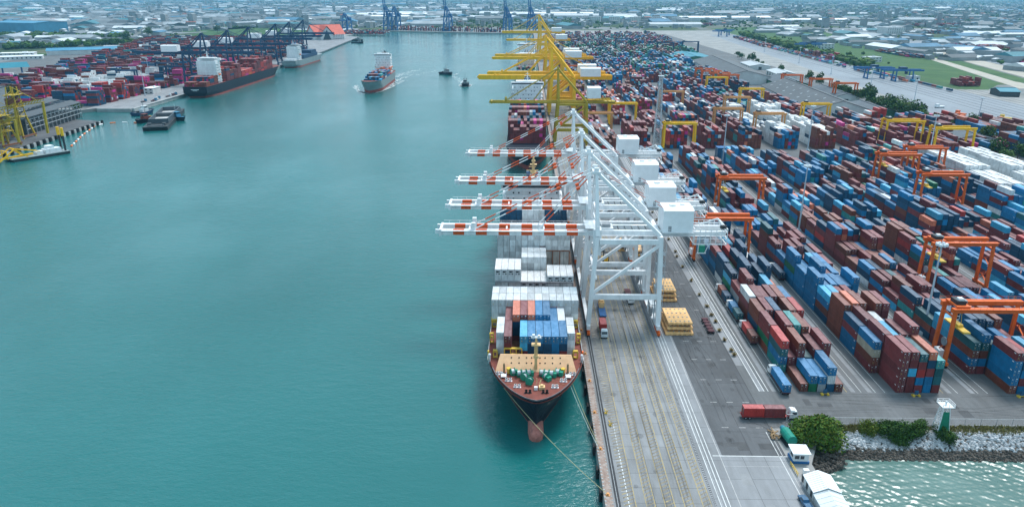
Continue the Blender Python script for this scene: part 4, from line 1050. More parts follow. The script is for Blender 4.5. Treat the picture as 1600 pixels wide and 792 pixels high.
# berthed ship, bow towards the viewer
sa_ = thing('container_ship', 'container ship with cream breakwater, red foredeck and red bulbous bow moored at the quay', 'ship', (SHIP_X, 186.5, 0))
LV = [-7, -3.2, .6, 4.5, 7.8, 10.2]
rows = ship_hull(sa_, 222, 31, LV, [1, 0, 0, 0, 0], ['hull_navy', 'boot_red'], 6.6, 34, 62, bulwark=1.15, fore=.8, fore_len=18, pd=.62, pw=1.15)
mb = MB(); zc = -4.0    # bulbous bow
secs = [(-5.9, .1, -3.6), (-5.6, 1.1, -3.9), (-4.4, 2.0, -4.2), (-1.5, 2.35, -4.2), (4, 2.3, -4.3), (10, 2.3, -4.5), (16, 3.4, -5)]
prev = None
for y, r, cz in secs:
    ring = [(r*math.cos(a)*1.0, y, cz+3.4*r/2.35*math.sin(a)*.9+1.1) for a in (2*math.pi*i/16 for i in range(16))]
    if prev: 
        for i in range(16): mb.quad([prev[i], prev[(i+1) % 16], ring[(i+1) % 16], ring[i]], 0)
    prev = ring
# draught marks and bow symbol
for k in range(3): mb.box(-.5+.45*(k % 2), -.25+.45*(k % 2), 1.0-k*1.4, 1.7-k*1.4, -.42, -.40, 1)
mb.box(-.75, .75, -1.3, -1.1, -.44, -.41, 1); mb.box(-.1, .1, -2.3, -.4, -.44, -.41, 1)
mb.build('bulbous_bow', ['bulb_red', 'foam'], sa_)
fd = 9.75
mb = MB()        # breakwater: sloping plate with two rows of holes
bx, ty, by = 12.0, 15.4, 11.8
mb.hexa([(-bx-.6,by,fd),(bx+.6,by,fd),(bx+.6,by+.25,fd),(-bx-.6,by+.25,fd)], [(-bx+.9,ty,14.0),(bx-.9,ty,14.0),(bx-.9,ty+.25,14.0),(-bx+.9,ty+.25,14.0)], 0)
for i in range(12):
    x = -10.2+i*1.86
    if abs(x) < 1: continue
    mb.hexa([(x-.1,by+.8,fd),(x+.1,by+.8,fd),(x+.1,ty+2.2,fd),(x-.1,ty+2.2,fd)], [(x-.1,ty+.2,13.6),(x+.1,ty+.2,13.6),(x+.1,ty+.5,13.6),(x-.1,ty+.5,13.6)], 0)
bw = mb.build('breakwater', ['cream'], sa_)
for x in (-7.6, -5.2, -2.9, -1.3, 1.3, 2.9, 5.2, 7.6):
    for f in (.52, .82):
        y, z = by+(ty-by)*f, fd+(14-fd)*f; nrm = Vector((0, -(14-fd), ty-by)).normalized()
        p = Vector((x, y, z)); MB().tube(p-nrm*-.02, p+nrm*.05, .24, 10).build('hole', ['rubber'], bw)
mb = MB(); mb.beam((0, 12.9, fd), (0, 12.3, 21.5), .95, .95, 0, .6); mb.box(-1.4, 1.4, 11.3, 13.3, 19.0, 19.25, 0); mb.box(-.8, .8, 11.7, 13.1, 14.6, 15.4, 0)
mb.beam((-.5, 11.9, 15), (-.5, 11.7, 19), .15); mb.beam((.5, 11.9, 15), (.5, 11.7, 19), .15)
mb.box(-1.5, 1.5, 11.6, 13.0, 21.5, 21.7, 1); mb.box(-1.2, -.4, 11.8, 12.6, 21.7, 22.5, 1); mb.box(.5, 1.2, 11.8, 12.6, 21.7, 22.3, 1); mb.beam((-2.0, 12.1, 22), (2.0, 12.1, 22), .12, .12, 1); mb.beam((0, 12.2, 21.7), (0, 12.2, 24), .16, .16, 1)
mb.build('foremast', ['mast_cream', 'white_paint'], sa_)
def winch(x, y, rz, n):
    mb = MB(); ca, sn = math.cos(rz), math.sin(rz); Q = lambda u, v, z: (x+u*ca-v*sn, y+u*sn+v*ca, fd+z)
    for k in range(n):
        u = k*1.5-n*.75; mb.tube(Q(u, 0, 1.2), Q(u+1.1, 0, 1.2), .8, 12, 1); mb.tube(Q(u-.14, 0, 1.2), Q(u, 0, 1.2), 1.2, 14, 0); mb.tube(Q(u+1.1, 0, 1.2), Q(u+1.24, 0, 1.2), 1.2, 14, 0)
    mb.cbox(Q(n*.67+.3, 0, .8), (1.0, 1.5, 1.4), 0, rz); mb.cbox(Q(0, .2, .25), (n*1.5, 1.8, .5), 0, rz)
    mb.build('winch', ['winch_green', 'galvanised'], sa_)
winch(-3.5, 9.4, .15, 3); winch(3.5, 9.4, -.15, 3); winch(-6.9, 10.1, .3, 1); winch(6.9, 10.1, -.3, 1); winch(-1.9, 4.6, 1.35, 1); winch(-3.4, 7.2, .9, 1); winch(3.3, 7.2, -.9, 1)
for x, y in ((-8.3, 6.2), (8.3, 6.2), (-5.6, 2.6), (5.6, 2.6), (-2.4, -.6), (2.6, -.6), (-11.2, 10.2), (11.2, 10.2)):
    mb = MB()
    for k in (-.55, .55): mb.tube((x+k, y, fd), (x+k, y, fd+1.0), .34, 10); mb.tube((x+k, y, fd+.85), (x+k, y, fd+1.0), .45, 10)
    mb.box(x-1.1, x+1.1, y-.4, y+.4, fd, fd+.15); mb.build('bollard', ['rubber' if abs(x) < 4 else 'white_paint'], sa_)
for s in (-1, 1):
    mb = MB(); x = s*9.0; y = 7.6
    for a in (0, 1.6):
        for b_ in (0, 1.8): mb.beam((x+a*s, y+b_, fd), (x+a*s, y+b_, fd+1.3), .12)
    mb.box(min(x, x+s*1.7), max(x, x+s*1.7), y, y+1.9, fd+.6, fd+.7); mb.beam((x, y, fd+1.3), (x+s*1.6, y+1.8, fd+1.3), .1)
    mb.build('mooring_platform', ['white_paint'], sa_)
    mb = MB(); mb.beam((s*3.4, 6.4, fd+.1), (s*9.0, 3.9, fd+.1), .22, .12); mb.beam((s*4, 8.0, fd+.1), (s*10.4, 5.9, fd+.1), .16, .12); mb.build('mooring_rope', ['rust'], sa_)
    MB().beam((s*9.8, 11.3, fd), (s*9.8, 11.5, fd+3.2), .8, .6).build('hose_rack', ['timber'], sa_)
    mb = MB(); mb.tube((s*8.4, 11.0, fd), (s*8.4, 11.0, fd+1.6), .5, 10); mb.tube((s*8.4, 11.0, fd+1.6), (s*8.4, 11.0, fd+1.9), .75, 10); mb.build('ventilator', ['brass_yellow'], sa_)
mb = MB(); mb.box(.8, 2.6, 1.0, 2.6, fd, fd+1.0); mb.tube((1.7, 1.8, fd+1), (1.7, 1.8, fd+1.5), .5, 10); mb.beam((.2, 2.9, fd), (.2, 3.2, fd+2.8), .2); mb.beam((1.0, 2.9, fd+1), (1.5, 3.6, fd+2.2), .25); mb.build('crane_pedestal', ['mast_cream'], sa_)
MB().box(-.6, .4, .8, 1.6, fd, fd+1.1).build('deck_locker', ['white_paint'], sa_)
for z in (.55, 1.15):   # forecastle rail
    top = rows[-1]
    mb = MB()
    for s in (-1, 1):
        pts = [(s*max(0, p[0]-.15), p[1]+.1, 11.0-.6+z*.5+(0.0)) for p in top[:11]]
        mb.path(pts, .06, 5)
    mb.build('rail', ['grey_steel'], sa_)
# side decks, hatch coamings, lashing bridges
mb = MB(); mb.box(-13, 13, 20.6, 150, 8.0, 8.5); mb.box(-12.2, 12.2, 20.9, 34, 8.5, 9.4); mb.build('hatch_coaming', ['rust'], sa_)
def lashing(y, z1, xs, m='brass_yellow', z0=8.6):
    mb = MB()
    for x in xs: mb.beam((x, y, z0), (x, y, z1), .35); mb.beam((x, y+1.1, z0), (x, y+1.1, z1), .25)
    a, b_ = min(xs), max(xs)
    for z in (z0+.6, z0+2.5, z1): mb.beam((a, y, z), (b_, y, z), .25); mb.box(a, b_, y, y+1.1, z-.06, z+.02)
    mb.build('lashing_bridge', [m], sa_)
lashing(20.7, 13.2, (-10.0, -8.0, -6.2, -4.4)); lashing(45.0, 11.8, (-15, -13.4)); lashing(45.0, 11.8, (13.4, 15)); lashing(33, 12.5, (-15.1, -14.0)); lashing(33, 12.5, (14.0, 15.1)); lashing(22.5, 11.5, (-13.6, -12.4)); lashing(22.5, 11.5, (12.2, 13.6))
lashing(59.8, 16, (-15, -10, -5, 0, 5, 10, 15), 'rust'); lashing(73.2, 15, (-15, -10, -5, 0, 5, 10, 15), 'grey_steel'); lashing(100.6, 18, (2, 5, 8, 11, 15), 'rust')
mb = MB(); mb.box(3.2, 14.6, 88, 101.6, 9.3, 11.0); 
for i in range(5): mb.beam((4+i*2.5, 88, 11.05), (4+i*2.5, 101.6, 11.05), .3)
mb.build('hatch_cover', ['hatch_yellow'], sa_)
for s in (-1, 1):
    mb = MB()
    for i in range(13): mb.box(s*15.2-.25, s*15.2+.25, 22+i*12.6, 22.9+i*12.6, 8.4, 11.6)
    mb.build('lashing_post', ['orange_red' if s > 0 else 'brass_yellow'], sa_)
    mb = MB()
    for z in (9.6, 10.1): mb.beam((s*15.35, 20, z), (s*15.35, 215, z), .08)
    mb.build('rail', ['white_paint'], sa_)
    mb = MB(); mb.tube((s*14.7, 19.8, 8.6), (s*14.7, 19.8, 11.2), .35, 8); mb.ball((s*14.7, 19.8, 11.5), .5); mb.build('floodlight_post', ['white_paint'], sa_)
bridge(sa_, -13.5, 13, 160, 174, 8.5, 31.5, wing=2.2, decks=7, funnel='crane_navy', mast='mast_cream')
mb = MB(); mb.beam((.2, 167, 32), (.2, 167, 44), 1.6, 1.6, 0, .9); mb.tube((.2, 167, 36), (.2, 167, 36.6), 1.6, 10); mb.box(-1.5, 1.9, 166, 168, 39.8, 40.2); mb.tube((.2, 167, 41.5), (.2, 167, 42.2), 1.0, 8); mb.build('signal_mast', ['mast_cream'], sa_)
# anchors
for s in (-1, 1):
    mb = MB(); mb.box(s*6.6-.5, s*6.6+.5, 8.6, 9.3, 4.2, 6.2); mb.box(s*6.6-1.1, s*6.6+1.1, 8.3, 9.2, 3.6, 4.4); mb.build('anchor', ['rust'], sa_)
# mooring lines hang from the bow to the quay
def rope(label, a, b_, sag, m='rope', r=.075):
    pts = []
    for i in range(25):
        t_ = i/24; p = Vector(a).lerp(Vector(b_), t_); p.z -= sag*4*t_*(1-t_); pts.append(p)
    tag(MB().path(pts, r, 6).build('mooring_line', [m]), label, 'rope', 'mooring lines of the berthed ship')
rope('long pale yellow mooring line crossing in front of the bulbous bow to the quay', (-6.2, 189.0, 9.6), (21.1, 152.6, .6), 1.6)
rope('white mooring line from the starboard bow to the quay edge', (13.2, 193.6, 9.8), (20.9, 171.8, .5), .8, 'rope_pale')
rope('yellowish mooring line running beside the white one', (13.9, 195.0, 9.8), (20.9, 174.2, .5), .8)

# ship beyond with the magenta wall of boxes
sb = thing('container_ship', 'container ship with maroon and magenta boxes moored under the yellow cranes', 'ship', (0.6, 528, 0))
ship_hull(sb, 270, 32, [-7, -3.2, .2, 4.5, 8, 11], [1, 1, 0, 0, 0], ['hull_navy', 'boot_red'], 8, 30, 62, deck='hull_navy', pd=.55, pw=1.1)
bridge(sb, -13, 13, 168, 182, 10, 41, decks=8, funnel='crane_navy')
rng = random.Random(21)
deck_cargo(-12.5, 14.5, 560, 573, 9.8, [('maroon',.93),('magenta',.07)], rng, 5, 5); deck_cargo(-14.5, 15.5, 573.5, 586, 9.8, [('maroon',.75),('magenta',.2),('navy',.05)], rng, 6, 6)
deck_cargo(-15, 16, 587, 690, 9.8, W2+[('navy',.4),('white',.12)], rng, 5, 7)
deck_cargo(-15, 16, 714, 790, 9.8, W2, rng, 3, 6)
sc_ = thing('container_ship', 'black hulled container ship behind the magenta one under the yellow booms', 'ship', (-1.0, 880, 0))
ship_hull(sc_, 260, 30, [-7, -3.2, .2, 4.5, 8, 11], [1, 1, 0, 0, 0], ['hull_navy', 'boot_red'], 8, 30, 62, deck='hull_navy')
bridge(sc_, -12, 12, 200, 214, 10, 38, decks=7, funnel='crane_navy')
deck_cargo(-14, 13, 905, 1075, 9.8, [('navy',.3),('green',.3),('maroon',.3),('dark teal',.2)], rng, 3, 6)
sd_ = thing('container_ship', 'distant container ship with white bridge last along the long quay', 'ship', (-1.0, 1200, 0))
ship_hull(sd_, 250, 30, [-7, -3.2, .2, 4.5, 8, 11], [1, 1, 0, 0, 0], ['hull_navy', 'boot_red'], 8, 30, 62, deck='hull_navy')
bridge(sd_, -13, 13, 60, 74, 10, 40, decks=7, funnel='crane_navy'); deck_cargo(-14, 13, 1215, 1255, 9.8, W3, rng, 3, 5); deck_cargo(-14, 13, 1285, 1430, 9.8, W2, rng, 4, 6)
# opposite terminal: dark ship seen from its stern, white ship ahead of it
lx, ly, ll = -413.0, 908, 292
s1 = thing('container_ship', 'dark hulled container ship with white bridge block, stern towards us, at opposite quay', 'ship', (lx, ly+ll, 0), math.pi)
ship_hull(s1, ll, 32, [-7, -3.3, -1.2, 3, 7, 10.5], [1, 1, 0, 0, 0], ['hull_navy', 'boot_red'], 8, 34, 66, deck='deck_red', stern=.93, bulwark=.3)
bridge(s1, -12.5, 12.5, 236, 250, 10, 41, decks=8, front=-1, funnel='crane_navy', funnel_y=232)
mb = MB()
for i in range(13): mb.box(-14+i*2.2, -13.6+i*2.2, 288.6, 289.0, 10.5, 15.5)
mb.box(-14.5, 14.5, 288.5, 289.1, 15.2, 15.6); mb.build('lashing_bridge', ['deck_red'], s1)
RW = [('maroon',.45),('red',.22),('brown',.15),('magenta',.08),('navy',.10)]
deck_cargo(lx-14.5, lx+14.5, 913, 926, 10.4, RW, rng, 2, 3); deck_cargo(lx-14.5, lx+14.5, 926, 953, 10.4, RW, rng, 3, 4); deck_cargo(lx-15, lx+15, 975, 1028, 10.4, RW, rng, 6, 8); deck_cargo(lx-15, lx+15, 1028, 1080, 10.4, RW+[('blue',.1),('orange',.1)], rng, 3, 5); deck_cargo(lx-15, lx+15, 1080, 1160, 10.4, [('maroon',.6),('red',.4)], rng, 5, 7)
mb = MB(); mb.box(-5, 5, ll+.05, ll+.1, 6.6, 7.3); mb.box(-3, 3, ll+.05, ll+.1, 5.4, 5.9); mb.build('name_lettering', ['foam'], s1)
s2 = thing('cargo_ship', 'white and grey cargo ship with dark hatch moored ahead of the dark hulled ship', 'ship', (-417, 1482, 0), math.pi)
ship_hull(s2, 185, 27, [-7, -3.3, -1.4, 2, 5, 8], [1, 1, 0, 0, 0], ['hull_grey', 'boot_red'], 6, 28, 50, deck='hull_grey', bulwark=.5, stern=.9)
bridge(s2, -10, 10, 142, 160, 8, 34, decks=6, front=-1, funnel='crane_blue', funnel_y=146)
mb = MB(); mb.box(-11, 11, 40, 130, 8, 14); mb.box(-10, 10, 44, 80, 14, 19); mb.build('hatch_cover', ['crane_navy'], s2)
for y in (62, 110): mb = MB(); mb.beam((0, y, 8), (0, y, 26), 2.4); mb.beam((0, y, 25), (3, y+18, 30), 1.0); mb.build('deck_crane', ['hull_white'], s2)
MB().box(-9, 9, 165, 180, 8, 11).build('poop_house', ['white_paint'], s2)
# ship under way
s3 = thing('container_ship', 'grey green container ship under way with white bridge and bow wave in open basin', 'ship', (-206.5, 962, 0), rad(1.5))
ship_hull(s3, 165, 26, [-7, -3.3, .2, 4, 7, 10], [1, 1, 0, 0, 0], ['hull_grey', 'boot_red'], 7, 24, 46, deck='deck_red', bulwark=.6, fore=2.0, fore_len=16, pd=.6)
bridge(s3, -10.5, 10.5, 118, 130, 9, 37, decks=7, funnel='hull_navy', wing=2.4)
MX = [('blue',.24),('navy',.26),('salmon',.08),('red',.10),('green',.16),('teal',.08),('maroon',.15),('white',.03)]
deck_cargo(-218, -195, 985, 998, 9.4, [('blue',.5),('sky blue',.3),('navy',.2)], rng, 2, 3); deck_cargo(-219, -194.5, 998, 1078, 9.4, MX, rng, 2, 3); deck_cargo(-219, -194.5, 1066, 1079, 14.6, [('red',.4),('salmon',.6)], rng, 1, 2)
def wake(name, x, y, rz, segs):
    mb = MB()
    for pts in segs: mb.quad([(px_, py_, .0) for px_, py_ in pts])
    mb.build(name, ['foam'], None, (x, y, WATER_Z+.05), rz, recalc=False)['kind'] = 'structure'
fr = random.Random(4); segs = []
def foam_strip(pts, w0, w1, n, dens, fr):
    for i in range(n):
        t_ = fr.random(); k = t_*(len(pts)-1); j = int(min(k, len(pts)-2)); p = Vector((*pts[j], 0)).lerp(Vector((*pts[j+1], 0)), k-j)
        w = w0+(w1-w0)*t_; cx, cy = p.x+fr.gauss(0, w), p.y+fr.gauss(0, w*.6); r = fr.uniform(.5, 1.6)*(1-t_*.6); a = fr.random()*3
        segs.append([(cx+r*math.cos(a+q)*1.5*fr.uniform(.7,1.2), cy+r*math.sin(a+q)*fr.uniform(.7,1.2)*1.4) for q in (0, 1.05, 2.1, 3.15, 4.2, 5.25)])
foam_strip([(0,-1),(6,6),(12,30),(16,70),(26,150)], .4, 3.0, 420, 1, fr); foam_strip([(0,-1),(-8,4),(-18,22),(-30,60),(-36,90)], .5, 2.5, 220, 1, fr)
foam_strip([(10,60),(14,130),(20,200),(60,300)], 1.5, 5, 160, 1, fr); foam_strip([(0,165),(8,230),(30,330)], 3, 6, 140, 1, fr)
wake('wake_foam', -206.5, 962, rad(1.5), segs); segs = []
foam_strip([(0,-1),(5,3),(6,14),(7,30)], .6, 1.6, 130, 1, fr); foam_strip([(0,-1),(-5,3),(-6,14),(-8,30)], .6, 1.6, 130, 1, fr); foam_strip([(0,22),(-8,60),(-30,140)], 2, 3, 120, 1, fr)
wake('wake_foam', -87.5, 1034, 0, segs); segs = []
foam_strip([(0,0),(4,10),(6,30)], .6, 1, 30, 1, fr); wake('wake_foam', -118, 1188, 0, segs)
# tugs and small craft
def tug(name, label, x, y, rz, hull='hull_navy', house='white_paint', Lg=26, Bm=9.5, cat='tugboat', group=None, mastz=13, deck='roof_dark', stack=True):
    t = thing(name, label, cat, (x, y, 0), rz, group)
    ship_hull(t, Lg, Bm, [-5, -3.4, -1.6, -.2], [0, 0, 0], [hull], 1.2, 8, 11, deck=deck, bulwark=.7, fore=.9, fore_len=9, stern=.85)
    mb = MB(); mb.box(-2.6, 2.6, 7, 16, -1, 2.2); mb.box(-2.2, 2.2, 7.6, 12.6, 2.2, 4.8); mb.box(-2.5, 2.5, 7.2, 13, 4.8, 5.0); mb.build('wheelhouse', [house], t)
    MB().box(-2.0, 2.0, 7.55, 7.62, 3.1, 4.3).box(-2.24, -2.2, 8, 12, 3.1, 4.3).box(2.2, 2.24, 8, 12, 3.1, 4.3).build('window', ['glass'], t)
    mb = MB(); mb.beam((0, 11.5, 5), (0, 12, mastz), .5, .5, 0, .25); mb.beam((-1.6, 11.8, 8.5), (1.6, 11.8, 8.5), .25); mb.build('mast', ['grey_steel'], t)
    if stack:
        for s in (-1, 1): MB().tube((s*1.9, 14.4, 0), (s*1.9, 14.6, 6.2), .6, 8).build('funnel', ['dark_steel'], t)
    mb = MB(); mb.box(-1.2, 1.2, 19, 21, -.9, .9); mb.tube((0, -.6, -.6), (0, .4, -.6), 1.0, 8); mb.build('towing_winch', ['dark_steel'], t)
    return t
tug('tugboat', 'dark tugboat heading towards us with white bow wave', -87.5, 1036, 0, house='hull_grey')
tug('tugboat', 'dark tugboat turned sideways behind the one with white bow wave', -121, 1189, rad(50), house='grey_steel')
tug('tugboat', 'blue and white tugboat alongside the open barge, seaward side', -353, 741, rad(62), house='roof_blue', deck='roof_blue', stack=False, Lg=24)
tug('houseboat', 'pale two storey work boat behind the open barge by the quay', -413, 795, rad(165), house='hull_white', Lg=26, Bm=12, cat='work boat', stack=False, hull='crane_navy')
w = tug('work_boat', 'dark work boat with yellow crane beside the open barge', -392, 722, rad(-20), house='deck_red', Lg=24, Bm=9, cat='work boat', stack=False)
mb = MB(); mb.ball((0, 17, .6), 2.0, 0, (1, 1, .9), 8); mb.build('buoy', ['brass_yellow'], w)
tug('tugboat', 'small tugboat close to the end of the red hall quay', -430, 1963, rad(70), Lg=34, Bm=11, house='hull_grey'); tug('tugboat', 'small tugboat just behind its twin near the red hall quay', -452, 2060, rad(70), Lg=34, Bm=11, house='hull_grey')
# open barge
bg_ = thing('barge', 'long open cargo barge with raised dark walls afloat before the opposite terminal', 'barge', (-354, 682, 0), rad(17))
mb = MB(); Lb = 120; Bb = 22
mb.hexa([(-Bb/2, 3, -5), (Bb/2, 3, -5), (Bb/2, Lb-4, -5), (-Bb/2, Lb-4, -5)], [(-Bb/2, 0, .2), (Bb/2, 0, .2), (Bb/2, Lb, .2), (-Bb/2, Lb, .2)]); mb.build('hull', ['dark_steel'], bg_)
mb = MB()
for s in (-1, 1): mb.box(s*8.6-.5, s*8.6+.5, 22, 106, .2, 4.6)
mb.box(-8.6, 8.6, 22, 23.4, .2, 4.6); mb.box(-8.6, 8.6, 104.6, 106, .2, 4.6); mb.build('coaming', ['roof_dark'], bg_)
sheet_ = MB(); sheet_.box(-8.1, 8.1, 23.4, 104.6, .22, .6); sheet_.build('hold_floor', ['concrete_pale'], bg_)
mb = MB(); mb.box(-8.1, 8.1, 62, 70, .6, 4.0); mb.box(-7, 7, 4, 8, .2, .8); mb.box(-8, -5, 10, 14, .2, 2.2); mb.box(5, 8, 10, 14, .2, 2.2); mb.box(-5, 5, 109, 116, .2, 3.5); mb.build('deck_gear', ['roof_grey'], bg_)
# dredger
dr = thing('dredger', 'low dredger barge with yellow lifting frames and white deckhouses beside the dark pier', 'dredger', (-380, 582, 0), rad(146))
mb = MB(); mb.hexa([(-7,0,-5),(7,0,-5),(7,40,-5),(-7,40,-5)], [(-7,-1,-1.2),(7,-1,-1.2),(7,42,-1.2),(-7,42,-1.2)]); mb.build('hull', ['dark_steel'], dr)
mb = MB(); mb.box(-7.05, 7.05, -1.05, 42.05, -1.5, -1.1); mb.build('deck', ['hull_grey'], dr)
mb = MB(); mb.box(-4, 4, 4, 16, -1.1, 2); mb.box(-3, 3, 9, 14, 2, 4.4); mb.box(-2, 3.5, 17, 22, -1.1, 1.2); mb.build('deckhouse', ['white_paint'], dr)
mb = MB()
for s in (-1, 1):
    mb.beam((s*5, 30, -1), (s*4, 38, 6), .8); mb.beam((s*4, 38, 6), (s*5, 50, -2), .8); mb.beam((s*4, 38, 6), (s*3, 20, 1.5), .5); mb.beam((s*5, 44, -1), (s*4.6, 44, 5), .6)
mb.beam((-4, 38, 6), (4, 38, 6), .7); mb.beam((-4.6, 44, 5), (4.6, 44, 5), .6); mb.beam((-5, 50, -2), (5, 50, -2), .8); mb.beam((0, 24, 0), (0, 50, -1), 1.2); mb.build('ladder_frame', ['crane_yellow'], dr)
for x in (-3.5, 3.5):
    mb = MB(); mb.tube((x, 1, -6), (x, 1, 17), .8, 10, 1); mb.tube((x, 1, 11), (x, 1, 17.4), 1.2, 10, 0); mb.build('spud', ['crane_yellow', 'dark_steel'], dr)
# floating boom, each float a thing
rg = random.Random(9); pts = [(-389,604),(-400,632),(-411,660),(-420,688),(-427,708),(-424,722),(-413,728),(-402,727),(-388,726)]
acc = 0; i = 0; k = 0
for a, b_ in zip(pts, pts[1:]):
    d = Vector((b_[0]-a[0], b_[1]-a[1], 0)); n = max(1, int(d.length/(7.6 if k < 4 else 10))); ang = math.atan2(d.y, d.x)
    for j in range(n):
        t_ = (j+.5)/n; m_ = 'float_orange' if i % 2 == 0 else 'white_paint'
        mb = MB(); mb.tube((-2.6,0,0), (2.6,0,0), .8, 8); o = mb.build('boom_float', [m_], None, (a[0]+d.x*t_, a[1]+d.y*t_, WATER_Z+.2), ang)
        tag(o, f"{'orange' if i % 2 == 0 else 'white'} float, {nth(i)} along the floating boom counted from its free end", 'float', 'floats of the floating boom'); i += 1
    k += 1
container_mass = build_mass()
tag(container_mass, 'stacks of far containers on ships and yards', None, None, 'stuff')
# ------------------------------------------------------------------ buildings
def gable(label, x, y, w, l, h, ridge, rz=0, roof='roof_grey', wall='wall_pale', name='warehouse', cat='warehouse', group=None, over=.8, door=True, skylight=False, mono=False):
    """long axis along local y"""
    t = thing(name, label, cat, (x, y, 0), rz, group)
    mb = MB(); a, b_ = w/2, l/2
    prof = [(-a, 0), (a, 0), (a, h), (0, ridge), (-a, h)]
    mb.hexa([(px_, -b_, z) for px_, z in prof], [(px_, b_, z) for px_, z in prof]); wl = mb.build('wall', [wall], t)
    mb = MB(); o = over; k = (ridge-h)/a
    for s in (-1, 1):
        mb.hexa([(s*(a+o), -b_-o, h-o*k+.1), (0, -b_-o, ridge+.1), (0, b_+o, ridge+.1), (s*(a+o), b_+o, h-o*k+.1)], [(s*(a+o), -b_-o, h-o*k+.45), (0, -b_-o, ridge+.45), (0, b_+o, ridge+.45), (s*(a+o), b_+o, h-o*k+.45)])
    mb.box(-.5, .5, -b_, b_, ridge+.3, ridge+.8); rf_ = mb.build('roof', [roof], t)
    if skylight:
        mb = MB(); n = int(l/13)
        for i in range(n):
            yy = -b_+6+i*(l-12)/max(1, n-1)
            for s in (-1, 1):
                for f in (.2, .45, .7):
                    if (i*3+int(f*10)) % 2: continue
                    p, q = f*a, f*a+2.4; mb.hexa([(s*p, yy, ridge-k*p+.47), (s*q, yy, ridge-k*q+.47), (s*q, yy+1.6, ridge-k*q+.47), (s*p, yy+1.6, ridge-k*p+.47)], [(s*p, yy, ridge-k*p+.56), (s*q, yy, ridge-k*q+.56), (s*q, yy+1.6, ridge-k*q+.56), (s*p, yy+1.6, ridge-k*p+.56)])
        mb.build('skylight', ['roof_pale'], rf_)
    if door:
        n = max(1, int(l/14)) if y < 2000 else 0
        for i in range(n):
            yy = -b_+(i+.5)*l/n; MB().box(-a-.06, -a+.06, yy-2.2, yy+2.2, .05, min(4.6, h*.75)).build('door', ['wall_dark'], t)
        MB().box(-2.5, 2.5, -b_-.06, -b_+.06, .05, min(5, h*.8)).build('door', ['wall_dark'], t)
    return t
def flat(label, x, y, w, l, h, rz=0, roof='roof_pale', wall='wall_pale', name='building', cat='building', group=None, floors=0):
    t = thing(name, label, cat, (x, y, 0), rz, group)
    MB().box(-w/2, w/2, -l/2, l/2, 0, h).build('wall', [wall], t)
    mb = MB(); mb.box(-w/2-.4, w/2+.4, -l/2-.4, l/2+.4, h, h+.5); mb.cbox((w*.2, l*.1, h+1.2), (w*.15, l*.15, 1.6)); mb.build('roof', [roof], t)
    fl_ = floors or max(1, int(h/4))
    for f in range(fl_):
        z = h*(f+.35)/fl_
        for i in range(max(2, int(w/7))):
            xx = -w/2+w*(i+.5)/max(2, int(w/7)); MB().box(xx-1.3, xx+1.3, -l/2-.05, -l/2+.05, z, z+h/fl_*.4).build('window', ['glass'], t)
    return t
gable('big grey shed with pale skylights and white gable beside the yard', 321, 838, 58, 205, 10, 19, rad(-3), skylight=True)
gable('grey curved shed with white front behind the orange gantry cluster', 312, 1165, 66, 260, 11, 19, rad(-3), roof='roof_grey')
gable('dark grey shed between the two big sheds', 352, 1010, 40, 90, 8, 13, rad(-3), roof='roof_dark', wall='wall_green')
gable('dark grey shed by the road behind the yellow gantries', 372, 628, 34, 62, 7, 11, rad(-6), roof='roof_dark')
gable('green walled shed far behind the curved grey shed', 300, 1390, 70, 120, 11, 15, 0, roof='roof_teal', wall='wall_green')
gable('low dark shed behind the big grey shed', 372, 900, 30, 90, 7, 11, rad(-3), roof='roof_dark')
gable('small pale roofed shed beside the road trees', 392, 1150, 30, 60, 6, 9, rad(-3), roof='roof_pale')
gable('small pale shed row beside the road, farther one', 390, 1280, 34, 70, 6, 9, rad(-3), roof='roof_pale')
gable('low dark roofed workshop right of the big shed', 366, 785, 30, 60, 6, 9, rad(-3), roof='roof_dark', wall='wall_green')
gable('pale roofed warehouse standing alone in the green field', 822, 1985, 90, 60, 8, 14, rad(30), roof='roof_pale')
gable('teal roofed open building at the right end of the rail yard', 597, 930, 30, 22, 6, 9, rad(80), roof='roof_teal', wall='wall_dark')
flat('small white building with blue stripe in the rail yard', 560, 1085, 16, 10, 7, rad(10), roof='roof_pale')
flat('white house at the edge of the green field', 640, 1400, 30, 20, 9, rad(20)); flat('white two storey house beside the field bushes', 690, 1750, 34, 18, 10, rad(10))
# opposite side
hall = gable('red roofed hall with pointed gables on the opposite quay', -560, 2085, 60, 84, 15, 38, rad(-50), roof='roof_red', wall='wall_pale', name='hall', cat='hall', door=False, over=3)
mb = MB(); mb.hexa([(20,-33,0),(42,-33,0),(42,3,0),(20,3,0)], [(20,-33,15),(42,-33,15),(42,3,15),(20,3,15)]); mb.hexa([(20,-33,15),(42,-33,15),(42,3,15),(20,3,15)], [(20,-15.2,34),(42,-15.2,34),(42,-14.8,34),(20,-14.8,34)]); mb.build('porch', ['wall_pale'], hall)
MB().hexa([(42.1,-27,1),(42.1,-3,1),(42.1,-15,27)], [(42.3,-27,1),(42.3,-3,1),(42.3,-15,27)]).build('window', ['glass'], hall)
mb = MB()
for s in (-1, 1): mb.hexa([(4,-15+s*22,12),(4,-15,36),(45,-15,36),(45,-15+s*22,12)], [(4,-15+s*22,13.4),(4,-15,37.4),(45,-15,37.4),(45,-15+s*22,13.4)])
mb.build('porch_roof', ['roof_red'], hall)
mb = MB()
for k in range(7): mb.box(33, 34.5, 8+k*5, 9.5+k*5, 0, 14)
mb.box(32, 35, 6, 42, 5, 6); mb.build('colonnade', ['white_paint'], hall)
ps = thing('transit_shed', 'long dark open shed with stepped grey roofs and trusses on the pier', 'shed', (-452, 688, 0), rad(4.5))
mb = MB()
